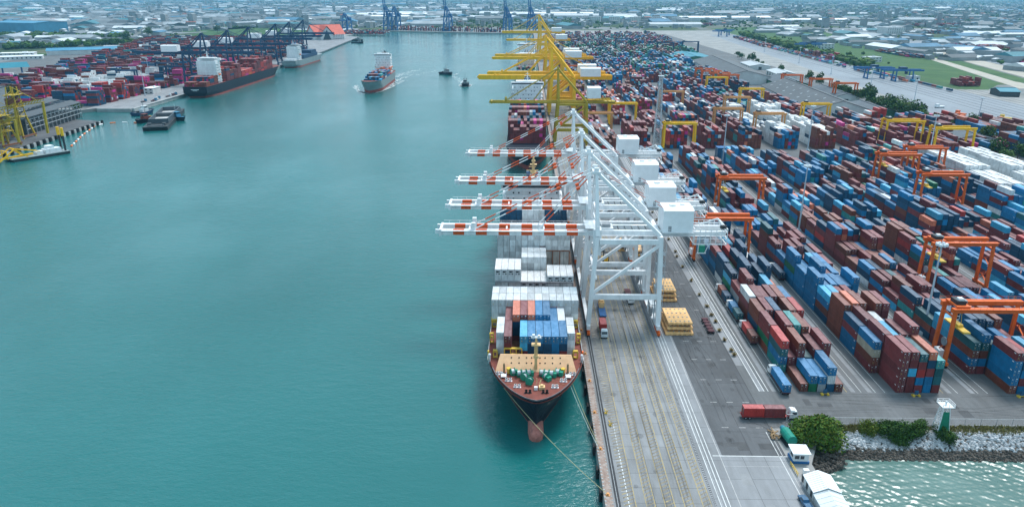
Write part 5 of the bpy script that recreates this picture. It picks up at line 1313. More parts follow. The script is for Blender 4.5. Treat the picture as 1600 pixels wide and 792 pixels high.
for i in range(15):
    y = -48+i*6.9
    for xx in (0, -24): mb.beam((xx, y, 0), (xx, y, 15), .6)
    mb.beam((0, y, 15.5), (-24, y, 18), .5)
mb.build('column', ['grey_steel'], ps)
mb = MB()
for i in range(28):
    y = -48+i*3.45; mb.beam((.2, y, 9), (.2, y+3.45, 13 if i % 2 else 9), .25); mb.beam((.2, y, 13 if i % 2 == 0 else 9), (.2, y+3.45, 9 if i % 2 == 0 else 13), .25)
for z in (9, 13, 5): mb.beam((.2, -48, z), (.2, 48.6, z), .45)
mb.build('truss', ['galvanised'], ps)
mb = MB(); mb.box(-24, -1.2, -48, 48, .1, 8.6); mb.build('wall', ['wall_dark'], ps)
mb = MB(); mb.hexa([(1.5,-49,15.2),(-9,-49,17.4),(-9,50,17.4),(1.5,50,15.2)], [(1.5,-49,15.6),(-9,-49,17.8),(-9,50,17.8),(1.5,50,15.6)]); mb.hexa([(-12,-49,19.4),(-25,-49,21.2),(-25,36,21.2),(-12,36,19.4)], [(-12,-49,20),(-25,-49,21.8),(-25,36,21.8),(-12,36,20)]); mb.build('roof', ['roof_grey'], ps)
mb = MB(); mb.hexa([(-9,-49,14.5),(-24,-49,14.5),(-24,44,14.5),(-9,44,14.5)], [(-9,-49,16),(-24,-49,16),(-24,44,16),(-9,44,16)]); mb.build('inner_roof', ['roof_dark'], ps)
pr = MB(); pr.hexa([(-418,540,-2),(-427,716,-2),(-445,722,-2),(-480,735,-2),(-540,560,-2),(-500,480,-2)], [(-418,540,0.02),(-427,716,.02),(-445,722,.02),(-480,735,.02),(-540,560,.02),(-500,480,.02)])
tag(pr.build('pier', 'asphalt'), 'dark pier deck on pale piles along the water', 'pier')
mb = MB()
for i in range(20):
    f = i/19; x, y = -417.6-9.2*f, 541+174*f; mb.cbox((x+.3, y, -2.2), (1.6, 3.4, 3.6), 0, rad(3))
    o = MB().cbox((0,0,0), (1.8, 1.6, 4.6), 0).build('pier_fender', ['rubber'], None, (x+.9, y+4.4, -2.1)); tag(o, 'black fender hanging on the dark pier face', 'fender', 'fenders of the dark pier')
tag(mb.build('pier_facing', 'concrete'), 'pale concrete face blocks of the dark pier', 'pier')
# ship unloaders: heavy yellow lattice machines
def unloader(label, x, y, rz, h, boom, s=1):
    t = thing('ship_unloader', label, 'unloader', (x, y, 0), rz, 'yellow ship unloaders on the pier')
    for xx in (-7, 7):
        for yy in (-8, 8): MB().beam((xx, yy, 0), (xx*.6, yy*.6, h*.42), 1.3).build('leg', ['olive_yellow'], t)
        MB().beam((xx, -9, 2), (xx, 9, 2), 1.3).build('sill_beam', ['rust'], t)
    mb = MB()
    for z in (h*.42, h*.62, h*.85):
        mb.box(-5.5, 5.5, -6, 6, z-.25, z)
    for xx in (-4.5, 4.5):
        for yy in (-4.8, 4.8):
            mb.beam((xx, yy, h*.42), (xx*.6, yy*.6, h), .7)
        for k in range(5): mb.beam((xx*(1-.05*k), -4.8, h*(.42+.1*k)), (xx*(1-.05*k), 4.8, h*(.52+.1*k)), .35)
    for yy in (-4.8, 4.8):
        for k in range(5): mb.beam((-4.5, yy, h*(.42+.1*k)), (4.5, yy, h*(.52+.1*k)), .35)
    mb.build('tower_frame', ['olive_yellow'], t)
    mb = MB()
    for yy in (-1.6, 1.6):
        for dz in (0, 2.2): mb.beam((0, yy, h*.62+dz), (boom, yy, h*.62+4*s+dz), .5)
        for k in range(10): mb.beam((boom*k/10, yy, h*.62+4*s*k/10), (boom*(k+1)/10, yy, h*.62+4*s*(k+1)/10+2.2), .25)
    mb.beam((0, 0, h), (boom*.8, 0, h*.62+5), .35); mb.beam((boom*.97, 0, h*.62+4*s), (boom*.92, 0, 4), 1.6); mb.build('boom', ['olive_yellow'], t)
    mb = MB(); mb.box(-6, -1, -3, 3, h*.64, h*.78); mb.build('machine_house', ['rust'], t)
    mb = MB(); mb.beam((-3, 9, h*.5), (-14, 16, 1), 1.0); mb.beam((-3, 7, h*.5), (-14, 14, 1), .6); mb.build('chute', ['grey_steel'], t)
    return t
unloader('yellow lattice ship unloader at the end of the dark shed', -446, 628, 0, 44, 26)
unloader('rust and yellow lattice unloader behind the one at the shed end', -462, 614, rad(20), 38, 22)
unloader('yellow lattice unloader low on the pier at the water edge', -434, 590, rad(-15), 30, 16)
unloader('olive lattice unloader cut by the picture edge on the pier', -456, 588, rad(5), 40, 20)
flat('grey silo block beside the yellow unloaders', -520, 700, 20, 26, 34, rad(10), roof='roof_grey', wall='grey_steel', name='silo_building', cat='silo')
th = thing('shelter', 'tall teal roofed shelter on blue posts at the yard corner of the opposite terminal', 'shelter', (-716, 1000, 0), rad(35))
for xx in (-22, 0, 22):
    for yy in (-7, 7): MB().beam((xx, yy, 0), (xx, yy, 25), 1.8).build('post', ['crane_blue'], th)
MB().hexa([(-36,-14,25),(32,-14,25),(32,14,25),(-36,14,25)], [(-34,0,31),(30,0,31),(30,1,31),(-34,1,31)]).build('roof', ['roof_teal'], th)
gable('long blue sided warehouse among the far trees', -1650, 2480, 120, 200, 30, 34, rad(70), roof='roof_blue', wall='roof_blue', door=False)
gable('blue roofed depot with arched bays behind the opposite terminal', -860, 1640, 40, 130, 9, 13, rad(-62), roof='roof_pale', wall='wall_pale'); gable('blue grey roofed depot beside the arched bay one', -935, 1560, 46, 130, 9, 13, rad(-62), roof='roof_blue')
gable('dark grey roofed depot behind the blue roofed ones', -905, 1900, 60, 140, 9, 14, rad(-70), roof='roof_dark'); flat('white low office in front of the depots', -1020, 1480, 60, 26, 8, rad(20), roof='white_roof'); flat('white flat roofed building at the depot yard', -985, 1420, 90, 30, 6, rad(28), roof='white_roof')
flat('white long roof among container rows of the opposite terminal', -540, 1005, 20, 26, 8, rad(0), roof='white_roof', name='site_office', cat='office'); flat('white double deck site office at the opposite quay yard', -478, 930, 12, 20, 7, rad(0), roof='white_roof', name='site_office', cat='office', floors=2)
gable('very long white roofed warehouse beyond the red hall', -700, 4100, 90, 340, 14, 22, rad(80), roof='white_roof'); gable('white roofed hall with pale wall beyond the red hall', -590, 3300, 70, 170, 26, 30, rad(80), roof='white_roof')
gable('long pale warehouse over the middle of the basin wharf', -480, 3600, 60, 150, 14, 18, rad(85), roof='roof_pale'); gable('white roofed long warehouse beyond the far yard', 130, 4300, 80, 480, 14, 20, rad(92), roof='white_roof'); gable('pale long warehouse in the distance behind the yellow crane tops', 330, 3900, 120, 520, 14, 22, rad(88), roof='roof_pale')
gable('white long roofed warehouse beyond the field at the far right yard', 900, 3500, 70, 420, 16, 22, rad(95), roof='white_roof'); gable('second white long roof beyond the field', 1250, 3350, 60, 300, 12, 17, rad(95), roof='white_roof'); gable('pale roofed warehouse in front of the white long roofs', 560, 2900, 80, 200, 10, 16, rad(95), roof='roof_pale')
for i, (x, y) in enumerate(((290, 3250), (370, 3230), (455, 3210), (540, 3190), (625, 3170))): flat(f"{nth(i)} of five white apartment houses in a row beyond the far yard", x, y, 46, 30, 26, rad(-8), group='white apartment houses in a row')
for i, (x, y, lab) in enumerate(((1420, 1790, 'white walled hall with grey roof, first of three by the right horizon'), (1600, 1780, 'white walled hall, middle of three by the right horizon'), (1780, 1760, 'white walled hall, last of three by the right horizon'))): gable(lab, x, y, 120, 120, 24, 34, rad(90), roof='roof_pale', wall='wall_pale', group='three white walled halls')
flat('pale tower block at the upper right picture corner', 2050, 2150, 60, 60, 70, 0, name='tower_block', cat='tower')
gable('teal roofed long shed among the depots on the far right', 1050, 1480, 36, 130, 9, 13, rad(75), roof='roof_teal'); gable('white roofed shed in front of the teal one on the far right', 1040, 1330, 50, 120, 8, 13, rad(75), roof='white_roof'); flat('white blue block in the depots', 930, 1420, 30, 20, 16, rad(10)); flat('white warehouse beside the far right field edge', 1120, 2350, 60, 50, 22, rad(10))
# the hazy town: several hundred low buildings past the port
rg = random.Random(77); town = []
def in_zone():
    while True:
        y = 2750*math.exp(rg.random()*1.55); f = rg.uniform(-.80, .80); x = y*f
        if -560 < x < 120 and y < 2900: continue
        if 600 < x < 1100 and y < 3050: continue
        return x, y
rois = ['white_roof','roof_pale','roof_pale','roof_grey','roof_blue','roof_dark','roof_teal','roof_red']
words_ = {'white_roof':'white','roof_pale':'pale','roof_grey':'grey','roof_blue':'blue','roof_dark':'dark','roof_teal':'teal','roof_red':'red'}
mats_ = ['town_wall','town_white','town_pale','town_grey','town_blue','town_dark','town_teal','town_red']
def add_house(mb, x, y, w, l, h, rz, ri):
    mb.cbox((x, y, h/2), (w, l, h), 0, rz); ca, sn = math.cos(rz), math.sin(rz); P_ = lambda u, v, z: (x+u*ca-v*sn, y+u*sn+v*ca, z)
    k = h+min(w, l)*.14
    mb.hexa([P_(-w/2-.5,-l/2-.5,h), P_(w/2+.5,-l/2-.5,h), P_(w/2+.5,l/2+.5,h), P_(-w/2-.5,l/2+.5,h)], [P_(-.4,-l/2,k), P_(.4,-l/2,k), P_(.4,l/2,k), P_(-.4,l/2,k)], ri)
cnt = {}
rest = MB()
for i in range(6500):
    x, y = in_zone()
    big = rg.random() < (.30 if x < -300 else .06); w = rg.uniform(25, 80) if big else rg.uniform(9, 22); l = rg.uniform(60, 170) if big else rg.uniform(12, 34)
    h = rg.uniform(8, 16) if big else rg.choice([5,6,8,10,14,20] if rg.random() < .97 else [34, 46]); rz = rg.choice([.2, .2+math.pi/2, -.3, 1.4])+rg.gauss(0, .08)
    ri = rg.choice([1,2,2,2,3,3,3,3,3,4,5,6]) if big else rg.choice([2,2,3,3,5,5,3,7,3,4,0])
    add_house(rest, x, y, w, l, h, rz, ri)
for i in range(900):       # low clutter behind the near yards
    if i % 2: x, y = rg.uniform(760, 1900), rg.uniform(900, 2700)
    else: x, y = rg.uniform(-2600, -1050), rg.uniform(1700, 2750)
    if -1780 < x < -1500 and 2250 < y < 2700: continue
    big = rg.random() < .3
    add_house(rest, x, y, rg.uniform(20, 50) if big else rg.uniform(8, 20), rg.uniform(40, 120) if big else rg.uniform(10, 25), rg.uniform(5, 12), rg.choice([.2, 1.7])+rg.gauss(0, .1), rg.choice([1,1,2,2,3,4,5,6]))
o = rest.build('distant_buildings', mats_, recalc=False); tag(o, 'hazy town of low roofs stretching to the horizon', None, None, 'stuff')

# ------------------------------------------------------------------ trees
def crown_mesh(name, seed, n, rx, rz, z0, leafs, mats, ls=1.0):
    rg = random.Random(seed); mb = MB(); blobs = []
    for i in range(n):
        a = rg.random()*6.283; u = rg.random(); v = rg.random()
        blobs.append((rx*.62*math.sqrt(u)*math.cos(a), rx*.62*math.sqrt(u)*math.sin(a), z0+rz*(.35+v*1.2*(1-.5*u)), rx*rg.uniform(.26, .46)))
    for i in range(leafs):
        b_ = blobs[rg.randrange(n)]; d = Vector((rg.gauss(0,1), rg.gauss(0,1), rg.gauss(.25,1))).normalized(); r = b_[3]*(.55+.5*rg.random()**.5)
        p = Vector(b_[:3])+d*r; s = rx*ls*rg.uniform(.05, .12); t1 = Vector((rg.gauss(0,1), rg.gauss(0,1), rg.gauss(0,.5))).normalized(); t2 = t1.cross(d+Vector((rg.gauss(0,.4),)*3)).normalized()
        k = len(mb.v); mb.v += [tuple(p+t1*s), tuple(p+t2*s*.8), tuple(p-t1*s), tuple(p-t2*s*.8)]; mb.f.append((k,k+1,k+2,k+3)); mb.m.append(0 if rg.random() < .7 else 1)
    return mb.mesh(name, mats, recalc=False)
def trunk_mesh(h, r, seed):
    rg = random.Random(seed); mb = MB(); mb.tube((0,0,-.3), (.2,.1,h*.6), r, 8, 0, r*.6)
    for i in range(4): a = i*1.6+rg.random(); mb.tube((.15,.08,h*.5), (math.cos(a)*h*.4, math.sin(a)*h*.4, h*(.85+.2*rg.random())), r*.5, 6, 0, r*.15)
    return mb.mesh('trunk', ['trunk'])
TM = [(trunk_mesh(6, .3, i), crown_mesh('crown', 40+i, 16, 5, 4.2, 2.6, 900, [['leaf_dark','leaf_mid'], ['leaf_mid','leaf_dark'], ['leaf_dark','leaf_olive']][i % 3])) for i in range(4)]
def tree_at(label, x, y, s, k, group, name='broadleaf_tree'):
    t = thing(name, label, 'tree', (x, y, 0), R.random()*6, group); t.scale = (s, s, s*R.uniform(.85, 1.2))
    link('trunk', TM[k % 4][0], t); link('crown', TM[k % 4][1], t)
road_t = [(388,922),(392,905),(396,935),(376,735),(384,722),(379,704),(386,690),(391,672),(394,650),(372,690),(368,672),(364,560),(372,548),(358,540),(385,610),(404,1190),(398,1165),(404,1290),(408,1330),(412,1370),(418,1410),(414,1450),(420,1500),(402,1060),(398,1010)] + [(391-i*.9+R.uniform(-4, 6), 935-i*15.5) for i in range(16)]
for i, (x, y) in enumerate(road_t): tree_at(f"dark green roadside tree, {nth(i)} from the right along the yard boundary" if i < 20 else (f"dark green tree, {nth(i-20)} of the mixed roadside row" if i < 30 else f"tall tree of the dense row behind the big grey shed, {nth(i-30)} from far end"), x, y, R.uniform(1.1, 1.7) if i < 30 else R.uniform(1.7, 2.5), i, 'trees along the yard boundary road')
rg = random.Random(31); woods = MB()
def blob_tree(mb, x, y, s, rg):
    for i in range(3): mb.ball((x+rg.gauss(0, s*.5), y+rg.gauss(0, s*.5), s*rg.uniform(.45, .9)), s*rg.uniform(.5, .8), rg.choice([0,0,1]), (1, 1, .8), 6, .5, rg)
for i in range(6400):
    z_ = rg.random()
    if z_ < .92: x, y = in_zone.__call__() if False else (lambda yy: (yy*rg.uniform(-.8, .8), yy))(2700*math.exp(rg.random()*1.4))
    elif z_ < .93: x, y = rg.uniform(-1500, -1050), rg.uniform(1500, 2700)
    elif z_ < .945: x, y = rg.uniform(640, 1100), rg.uniform(1300, 3000)
    else: x, y = rg.uniform(-350, 250), rg.uniform(2700, 3500)
    if -560 < x < 60 and y < 2680 or (600 < x < 640): continue
    blob_tree(woods, x, y, rg.uniform(4, 10) if y > 3100 else rg.uniform(3, 6), rg)
for i in range(260):   # belts: in front of the blue warehouse, along the left road, on the field edge
    q = rg.random()
    if q < .35: x, y = rg.uniform(-1560, -1150), 2160+rg.gauss(0, 40)
    elif q < .6: f = rg.random(); x, y = -1300+f*330, 1560+f*330+rg.gauss(0, 14)
    else: f = rg.random(); x, y = 575+f*75, 1200+f*1100
    blob_tree(woods, x, y, rg.uniform(6, 13), rg)
tag(woods.build('distant_trees', ['leaf_dark', 'leaf_mid'], recalc=False), 'scattered tree belts merging into the hazy plain', None, None, 'stuff')
for i, (x, y, s) in enumerate(((-1010, 1880, 2.6), (-1085, 2140, 2.8), (-800, 2000, 2.4), (-1000, 2420, 2.6), (-700, 1360, 1.8), (-745, 1340, 1.6), (-480, 770, 1.4), (-590, 830, 1.8), (60, 2560, 3.0))):
    tree_at(['large dark tree in front of the depot roofs', 'tall dark tree standing alone by the pale lots', 'dark tree beside the opposite yard', 'dark round tree on the green strip', 'low tree beside the tall teal shelter', 'low tree next to another by the teal shelter', 'green tree at the end of the dark shed', 'green tree behind the long dark shed', 'lone dark tree at the far end of the right yard'][i], x, y, s, i, 'single trees')

# ------------------------------------------------------------------ masts and poles
def light_mast(label, x, y, h=35.5):
    t = thing('lamp_mast', label, 'lamp mast', (x, y, 0), 0, 'tall lamp masts of the yard')
    MB().tube((0,0,0), (0,0,h), .48, 10, 0, .26).box(-1.0, 1.0, -1.0, 1.0, 0, 1.1).build('pole', ['pole'], t)
    mb = MB(); mb.tube((0,0,h-.5), (0,0,h-.2), 1.5, 10)
    for i in range(8):
        a = i*math.pi/4; mb.cbox((1.6*math.cos(a), 1.6*math.sin(a), h), (.9, .8, .9), 0, a)
    mb.tube((0,0,h), (0,0,h+1.8), .08, 6); mb.build('lamp_head', ['lamp_grey'], t)
for x, y, lab in ((149.0, 247.7, 'tall pale lamp mast beside the right orange yard gantry'), (146.5, 372.6, 'tall pale lamp mast standing between second and third yard block'), (147.6, 537.7, 'tall pale lamp mast at the cross aisle near magenta boxes'),
    (301.2, 540, 'tall pale lamp mast behind orange gantries near the maroon wall'), (228, 585, 'tall pale lamp mast beside white container stacks'), (-475, 905, 'lamp mast at the opposite terminal yard'), (-520, 1010, 'lamp mast farther inside the opposite terminal')): light_mast(lab, x, y)
for i, (x, y) in enumerate(((430, 700), (445, 850), (462, 1000), (480, 1180), (500, 1380), (520, 1650), (640, 900), (600, 700), (540, 560))): light_mast(f"slim lamp mast of the rail yard, {nth(i)} counted from the right", x, y, 27)
lm = thing('lattice_mast', 'tall grey lattice mast rising behind the white machinery houses', 'mast', (107, 591.5, 0))
mb = MB(); h = 58; n = 16
for sx_ in (-1, 1):
    for sy in (-1, 1): mb.beam((sx_*3.0, sy*3.0, 0), (sx_*1.1, sy*1.1, h), .45)
for k in range(n):
    z0, z1 = h*k/n, h*(k+1)/n; r0, r1 = 3-1.9*k/n, 3-1.9*(k+1)/n
    for s in (-1, 1):
        mb.beam((-r0, s*r0, z0), (r1, s*r1, z1), .22); mb.beam((r0, s*r0, z0), (-r1, s*r1, z1), .22); mb.beam((s*r0, -r0, z0), (s*r1, r1, z1), .22); mb.beam((s*r0, r0, z0), (s*r1, -r1, z1), .22)
        mb.beam((-r1, s*r1, z1), (r1, s*r1, z1), .2); mb.beam((s*r1, -r1, z1), (s*r1, r1, z1), .2)
mb.build('lattice_frame', ['galvanised'], lm)
mb = MB(); mb.box(-2.2, 2.2, -2.2, 2.2, h, h+.3)
for i in range(5): mb.beam((-2+i, -2.2, h), (-2+i, -2.2, h+1.8+(i % 2)), .2)
mb.beam((0,0,h), (0,0,h+4.5), .25); mb.tube((-1.4, -2.3, h-6), (-1.4, -2.6, h-6), 1.0, 10); mb.build('antenna_platform', ['lamp_grey'], lm)
cy_ = thing('storage_tank', 'green horizontal tank lying beside containers at the cross aisle', 'tank', (101, 556, 0)); MB().tube((-6.5,0,2.6), (6.5,0,2.6), 2.3, 16).build('shell', ['winch_green'], cy_); MB().box(-5,-4,-1.6,1.6,0,1.2).box(4,5,-1.6,1.6,0,1.2).build('saddle', ['grey_steel'], cy_)
bt = thing('tank_container', 'dark blue square tank block beside lamp mast at the cross aisle', 'tank', (154, 560, 0)); MB().box(-6,6,-4,4,0,7.5).build('shell', ['car_blue'], bt); MB().box(-6.1,6.1,-4.1,4.1,7.5,7.8).build('lid', ['crane_blue'], bt)

# ------------------------------------------------------------------ vehicles
def wheels(t, xs, ys, r=.52):
    for y in ys:
        for x in xs:
            mb = MB(); mb.tube((x-.16, y, r), (x+.16, y, r), r, 12, 0); mb.tube((x-.17, y, r), (x+.17, y, r), r*.5, 8, 1); mb.build('wheel', ['tyre', 'grey_steel'], t)
def tractor(label, x, y, rz, cab='white_paint', chassis='chassis', L=12.6, name='container_truck', cat='truck', group='container trucks', high=True):
    """cab at +y, trailer behind"""
    t = thing(name, label, cat, (x, y, 0), rz, group)
    mb = MB(); mb.box(-1.2, 1.2, 0, L, 1.0, 1.28)
    for k in range(5): mb.box(-1.22, 1.22, .1+k*(L-.5)/4, .4+k*(L-.5)/4, .9, 1.33)
    mb.box(-.5, .5, L, L+3.2, .7, 1.0); mb.build('trailer', [chassis], t)
    c0 = L+1.0; hh = 3.1 if high else 2.6
    mb = MB(); w = 1.22
    mb.hexa([(-w, c0, .75), (w, c0, .75), (w, c0+2.3, .75), (-w, c0+2.3, .75)], [(-w, c0, 2.0), (w, c0, 2.0), (w, c0+2.3, 2.0), (-w, c0+2.3, 2.0)]); mb.hexa([(-w, c0, 2.0), (w, c0, 2.0), (w, c0+2.3, 2.0), (-w, c0+2.3, 2.0)], [(-w*.95, c0+.1, hh), (w*.95, c0+.1, hh), (w*.95, c0+1.9, hh), (-w*.95, c0+1.9, hh)])
    mb.box(-1.0, 1.0, c0+.2, c0+1.3, hh, hh+.25); cb = mb.build('cab', [cab], t)
    mb = MB(); mb.hexa([(-1.05, c0+2.32, 1.95), (1.05, c0+2.32, 1.95), (1.05, c0+2.29, 1.95), (-1.05, c0+2.29, 1.95)], [(-1.0, c0+2.02, hh-.2), (1.0, c0+2.02, hh-.2), (1.0, c0+1.97, hh-.2), (-1.0, c0+1.97, hh-.2)])
    for s in (-1, 1): mb.box(s*1.2-.04, s*1.2+.04, c0+.6, c0+1.9, 2.0, 2.7)
    mb.build('window', ['glass'], cb)
    for s in (-1, 1): MB().box(s*.9-.2, s*.9+.2, c0+2.3, c0+2.36, 1.0, 1.25).build('headlight', ['lamp_grey'], t)
    wheels(t, (-.95, .95), (1.2, 2.4, L+.3, c0+1.5)); return t
names = ['white cab truck carrying a blue box beside the front yard bay', 'white cab truck with two short boxes in the seaward lane', 'white cab truck with blue and dark boxes farther up the seaward lane', 'white cab truck with brown and navy boxes, farthest in the seaward lane', 'white cab truck in the lane of the second yard block']
for (x, y, L), nm_ in zip(LANE_LOADS, names): tractor(nm_, x+1.22, y-.1, 0, L=L+.3)
t = tractor('white cab truck pulling two red boxes along the road by the fence', 65.0, 189.4, -math.pi/2, L=13.2, chassis='truck_red')
for k, c, lab in ((0, 'red', 'bright red short container at rear of the trailer by the fence'), (1, 'maroon', 'dark red short container behind the white cab by the fence')):
    o = link('shipping_container', container_mesh(6.06, 2.6, c), None, (65.4+k*6.3, 189.4, 1.36), -math.pi/2); tag(o, lab, 'container', 'containers on trailers'); link('door', door_mesh(2.6, c), o)
tractor('truck with pale cab carrying a red box under the first white crane', 29.3, 240.0+12.5, math.pi, L=8.0, group='trucks on the quay', cab='lamp_grey')
o = link('shipping_container', container_mesh(6.06, 2.6, 'red'), None, (29.3, 251.6, 1.36), math.pi); tag(o, 'red short container on the truck under the first white crane', 'container', 'containers on trailers')
t = thing('terminal_truck', 'blue flat trailer with yellow load behind the red quay truck', 'trailer', (30.6, 259, 0), 0, 'trucks on the quay'); MB().box(-1.3,1.3,0,12,.9,1.3).build('trailer', ['truck_blue'], t); MB().box(-1.0,1.0,7.5,11.5,1.3,3.6).box(-.7,.7,8,11,3.6,4.4).build('load', ['hatch_yellow'], t); wheels(t, (-1,1), (1.5,2.8,9,10.5))
tractor('dark red empty trailer with white cab beside the landside crane legs', 43.4, 287, math.pi, L=11, group='trucks on the quay')
tractor('blue trailer truck with white cab under the second white crane', 32, 330, math.pi, cab='white_paint', chassis='truck_blue', L=10, group='trucks on the quay'); tractor('dark trailer truck farther under the white cranes', 38, 352, math.pi, L=11, group='trucks on the quay')
fk = thing('reach_stacker', 'yellow lifting machine with dark mast under the second white crane', 'forklift', (37.5, 318, 0)); MB().box(-1.6,1.6,0,6,1,2.6).box(-1,1,1,3,2.6,4.2).build('body', ['crane_yellow'], fk); MB().box(-1.4,-1.0,-.8,-.4,.5,7).box(1.0,1.4,-.8,-.4,.5,7).box(-1.4,1.4,-.8,-.4,6.5,7).build('mast', ['dark_steel'], fk); wheels(fk, (-1.5,1.5), (1,5), .8)
# chassis train
t = thing('trailer', 'dark purple row of empty trailer frames parked beside the planting strip', 'trailer', (69.8, 246, 0))
mb = MB()
for k in range(5): mb.box(-1.1, 1.1, k*2.6, k*2.6+.35, 1.0, 1.35); mb.box(-1.2, 1.2, k*2.6+1.0, k*2.6+1.9, .9, 1.2)
mb.box(-.4, .4, 0, 12.6, .8, 1.1); mb.build('frame', ['chassis'], t); wheels(t, (-1, 1), (.8, 2.2, 7, 10, 11.4))
# hatch covers: stacks of big yellow lids, each lid a thing
def lid(label, x, y, z, w=12.4, l=11.6, rz=0):
    mb = MB(); mb.box(-w/2, w/2, -l/2, l/2, 0, .95)
    for i in range(6): mb.box(-w/2+.3+i*(w-1.2)/5, -w/2+.9+i*(w-1.2)/5, -l/2-.25, -l/2, .1, .8)
    for i in range(5): 
        for j in range(4): mb.box(-w/2+1+i*(w-2.4)/4, -w/2+1.5+i*(w-2.4)/4, -l/2+1+j*(l-2.5)/3, -l/2+1.6+j*(l-2.5)/3, .95, 1.12, 1)
    for s in (-1, 1): mb.box(s*w*.17-.08, s*w*.17+.08, -l/2, l/2, .95, 1.0, 0)
    mb.box(-w/2, w/2, -l/2-.03, -l/2, .0, .12, 2)
    tag(mb.build('hatch_cover', ['hatch_yellow', 'grey_steel', 'rust'], None, (x, y, z), rz), label, 'hatch cover', 'yellow hatch covers laid down on the quay')
words3 = ['lowest', 'second', 'third', 'topmost']
for sx_, sy, nm_, n, w, l in ((57.6, 252.4, 'the stack in front beside the first crane leg', 3, 10.4, 15.0), (58.3, 283.5, 'the stack behind the first crane leg', 3, 8.8, 15), (49.4, 345, 'the stack under the third crane', 2, 7, 14), (56.5, 338, 'the stack landside of the third crane', 2, 6, 14), (50, 372, 'the farthest stack under the cranes', 2, 8, 14)):
    for k in range(n):
        dx, dw = ((0, 0), (.5, -.9), (.7, -1.4), (.8, -1.6))[k]
        lid(f"pale yellow hatch cover, {words3[k] if k < n-1 else 'topmost'} of {nm_}", sx_+dx*.6, sy+dx*1.1, .02+k*1.75, w+dw, l+dw)
        for s in (-1, 1):
            if k: tag(MB().box(-.15, .15, -l/2+1, l/2-1, 0, .58).build('timber_beam', ['timber'], None, (sx_+s*w*.3, sy, .02+(k-1)*1.75+1.14)), f"timber bearer under the {words3[k] if k < n-1 else 'topmost'} hatch cover of {nm_}", 'beam', 'bearers between hatch covers')
# dried shrubs of the planting strip
shr = []
for k in range(3):
    rg = random.Random(60+k); mb = MB()
    for i in range(60):
        a = rg.random()*6.28; r = rg.uniform(.4, 1.1); z = rg.uniform(.3, 1.3); b_ = Vector((math.cos(a)*.1, math.sin(a)*.1, .2)); e = Vector((math.cos(a)*r, math.sin(a)*r, z)); s_ = Vector((-math.sin(a), math.cos(a), 0))*.13
        mb.quad([b_-s_, b_+s_, e+s_*.7, e-s_*.7], 0)
    mb.tube((0,0,0), (0,0,1.0), .12, 6, 1); shr.append(mb.mesh('shrub', ['gold_shrub', 'trunk'], recalc=False))
for i, y in enumerate((229, 232.5, 240.5, 248.5, 256.5, 262.5, 271, 282.8, 299, 316, 330, 337, 356, 372, 390, 405)):
    o = link('planter_shrub', shr[i % 3], None, (73.5+R.uniform(-.5, .5), y, 0), R.random()*6); tag(o, f"dry yellow shrub, {nth(i)} in the strip beside the white lane line, counted from the front", 'shrub', 'dry shrubs along the planting strip')
for i, (x, y, lab) in enumerate(((95.4, 203.2, 'yellow and blue frame stand in front of the quayside yard block'), (124, 203.0, 'yellow and blue frame stand in front of the second yard block'), (157, 203.0, 'yellow and blue frame stand in front of the third yard block'))):
    t = thing('corner_stand', lab, 'stand', (x, y, 0), 0, 'yellow stands at the yard front'); mb = MB()
    for s in (-1, 1): mb.box(s*.9-.35, s*.9+.35, -.6, .6, 0, .45)
    mb.box(-1.2, 1.2, -.3, .3, .45, .6); mb.build('base', ['brass_yellow'], t); MB().box(-.55, .55, -.15, .25, .6, 1.9).build('cabinet', ['car_blue'], t)
# quay furniture
for i, y in enumerate((152.6, 172.3, 191, 210, 229, 248, 267)):
    t = thing('bollard', f"orange mooring bollard on the quay edge, {nth(i)} from the near end", 'bollard', (21.3, y, .22), 0, 'bollards on the quay edge')
    mb = MB(); mb.tube((0,0,0), (0,0,.45), .24, 10); mb.tube((0,0,.45), (0,0,.62), .36, 10); mb.box(-.5,.5,-.5,.5,0,.1); mb.build('post', ['pale_orange'], t)
for i, y in enumerate((148, 155.6, 165, 175.5, 186, 197, 208, 219, 230, 241)):
    t = thing('quay_fender', f"black rubber fender on the quay wall, {nth(i)} from the near end", 'fender', (19.75, y, -2.4), 0, 'fenders on the quay wall')
    MB().box(-.25,.25,-1.1,1.1,-1.6,1.8).build('panel', ['rubber'], t); [MB().tube((.2,0,zz), (.6,0,zz), .5, 10).build('cone', ['rubber'], t) for zz in (.9, -.7)]
for i, (x, y, lab) in enumerate(((25.3, 184.5, 'small orange yellow hose post on the quay, nearer one'), (24.7, 191.0, 'small orange yellow hose post on the quay, farther one'))):
    mb = MB(); mb.beam((0,0,0), (.4,-.8,1.4), .22); mb.box(-.4,.4,-.4,.4,0,.3); mb.beam((0,0,.8), (-.3,1.4,.8), .2); tag(mb.build('hydrant', ['brass_yellow'], None, (x, y, .01)), lab, 'hydrant')

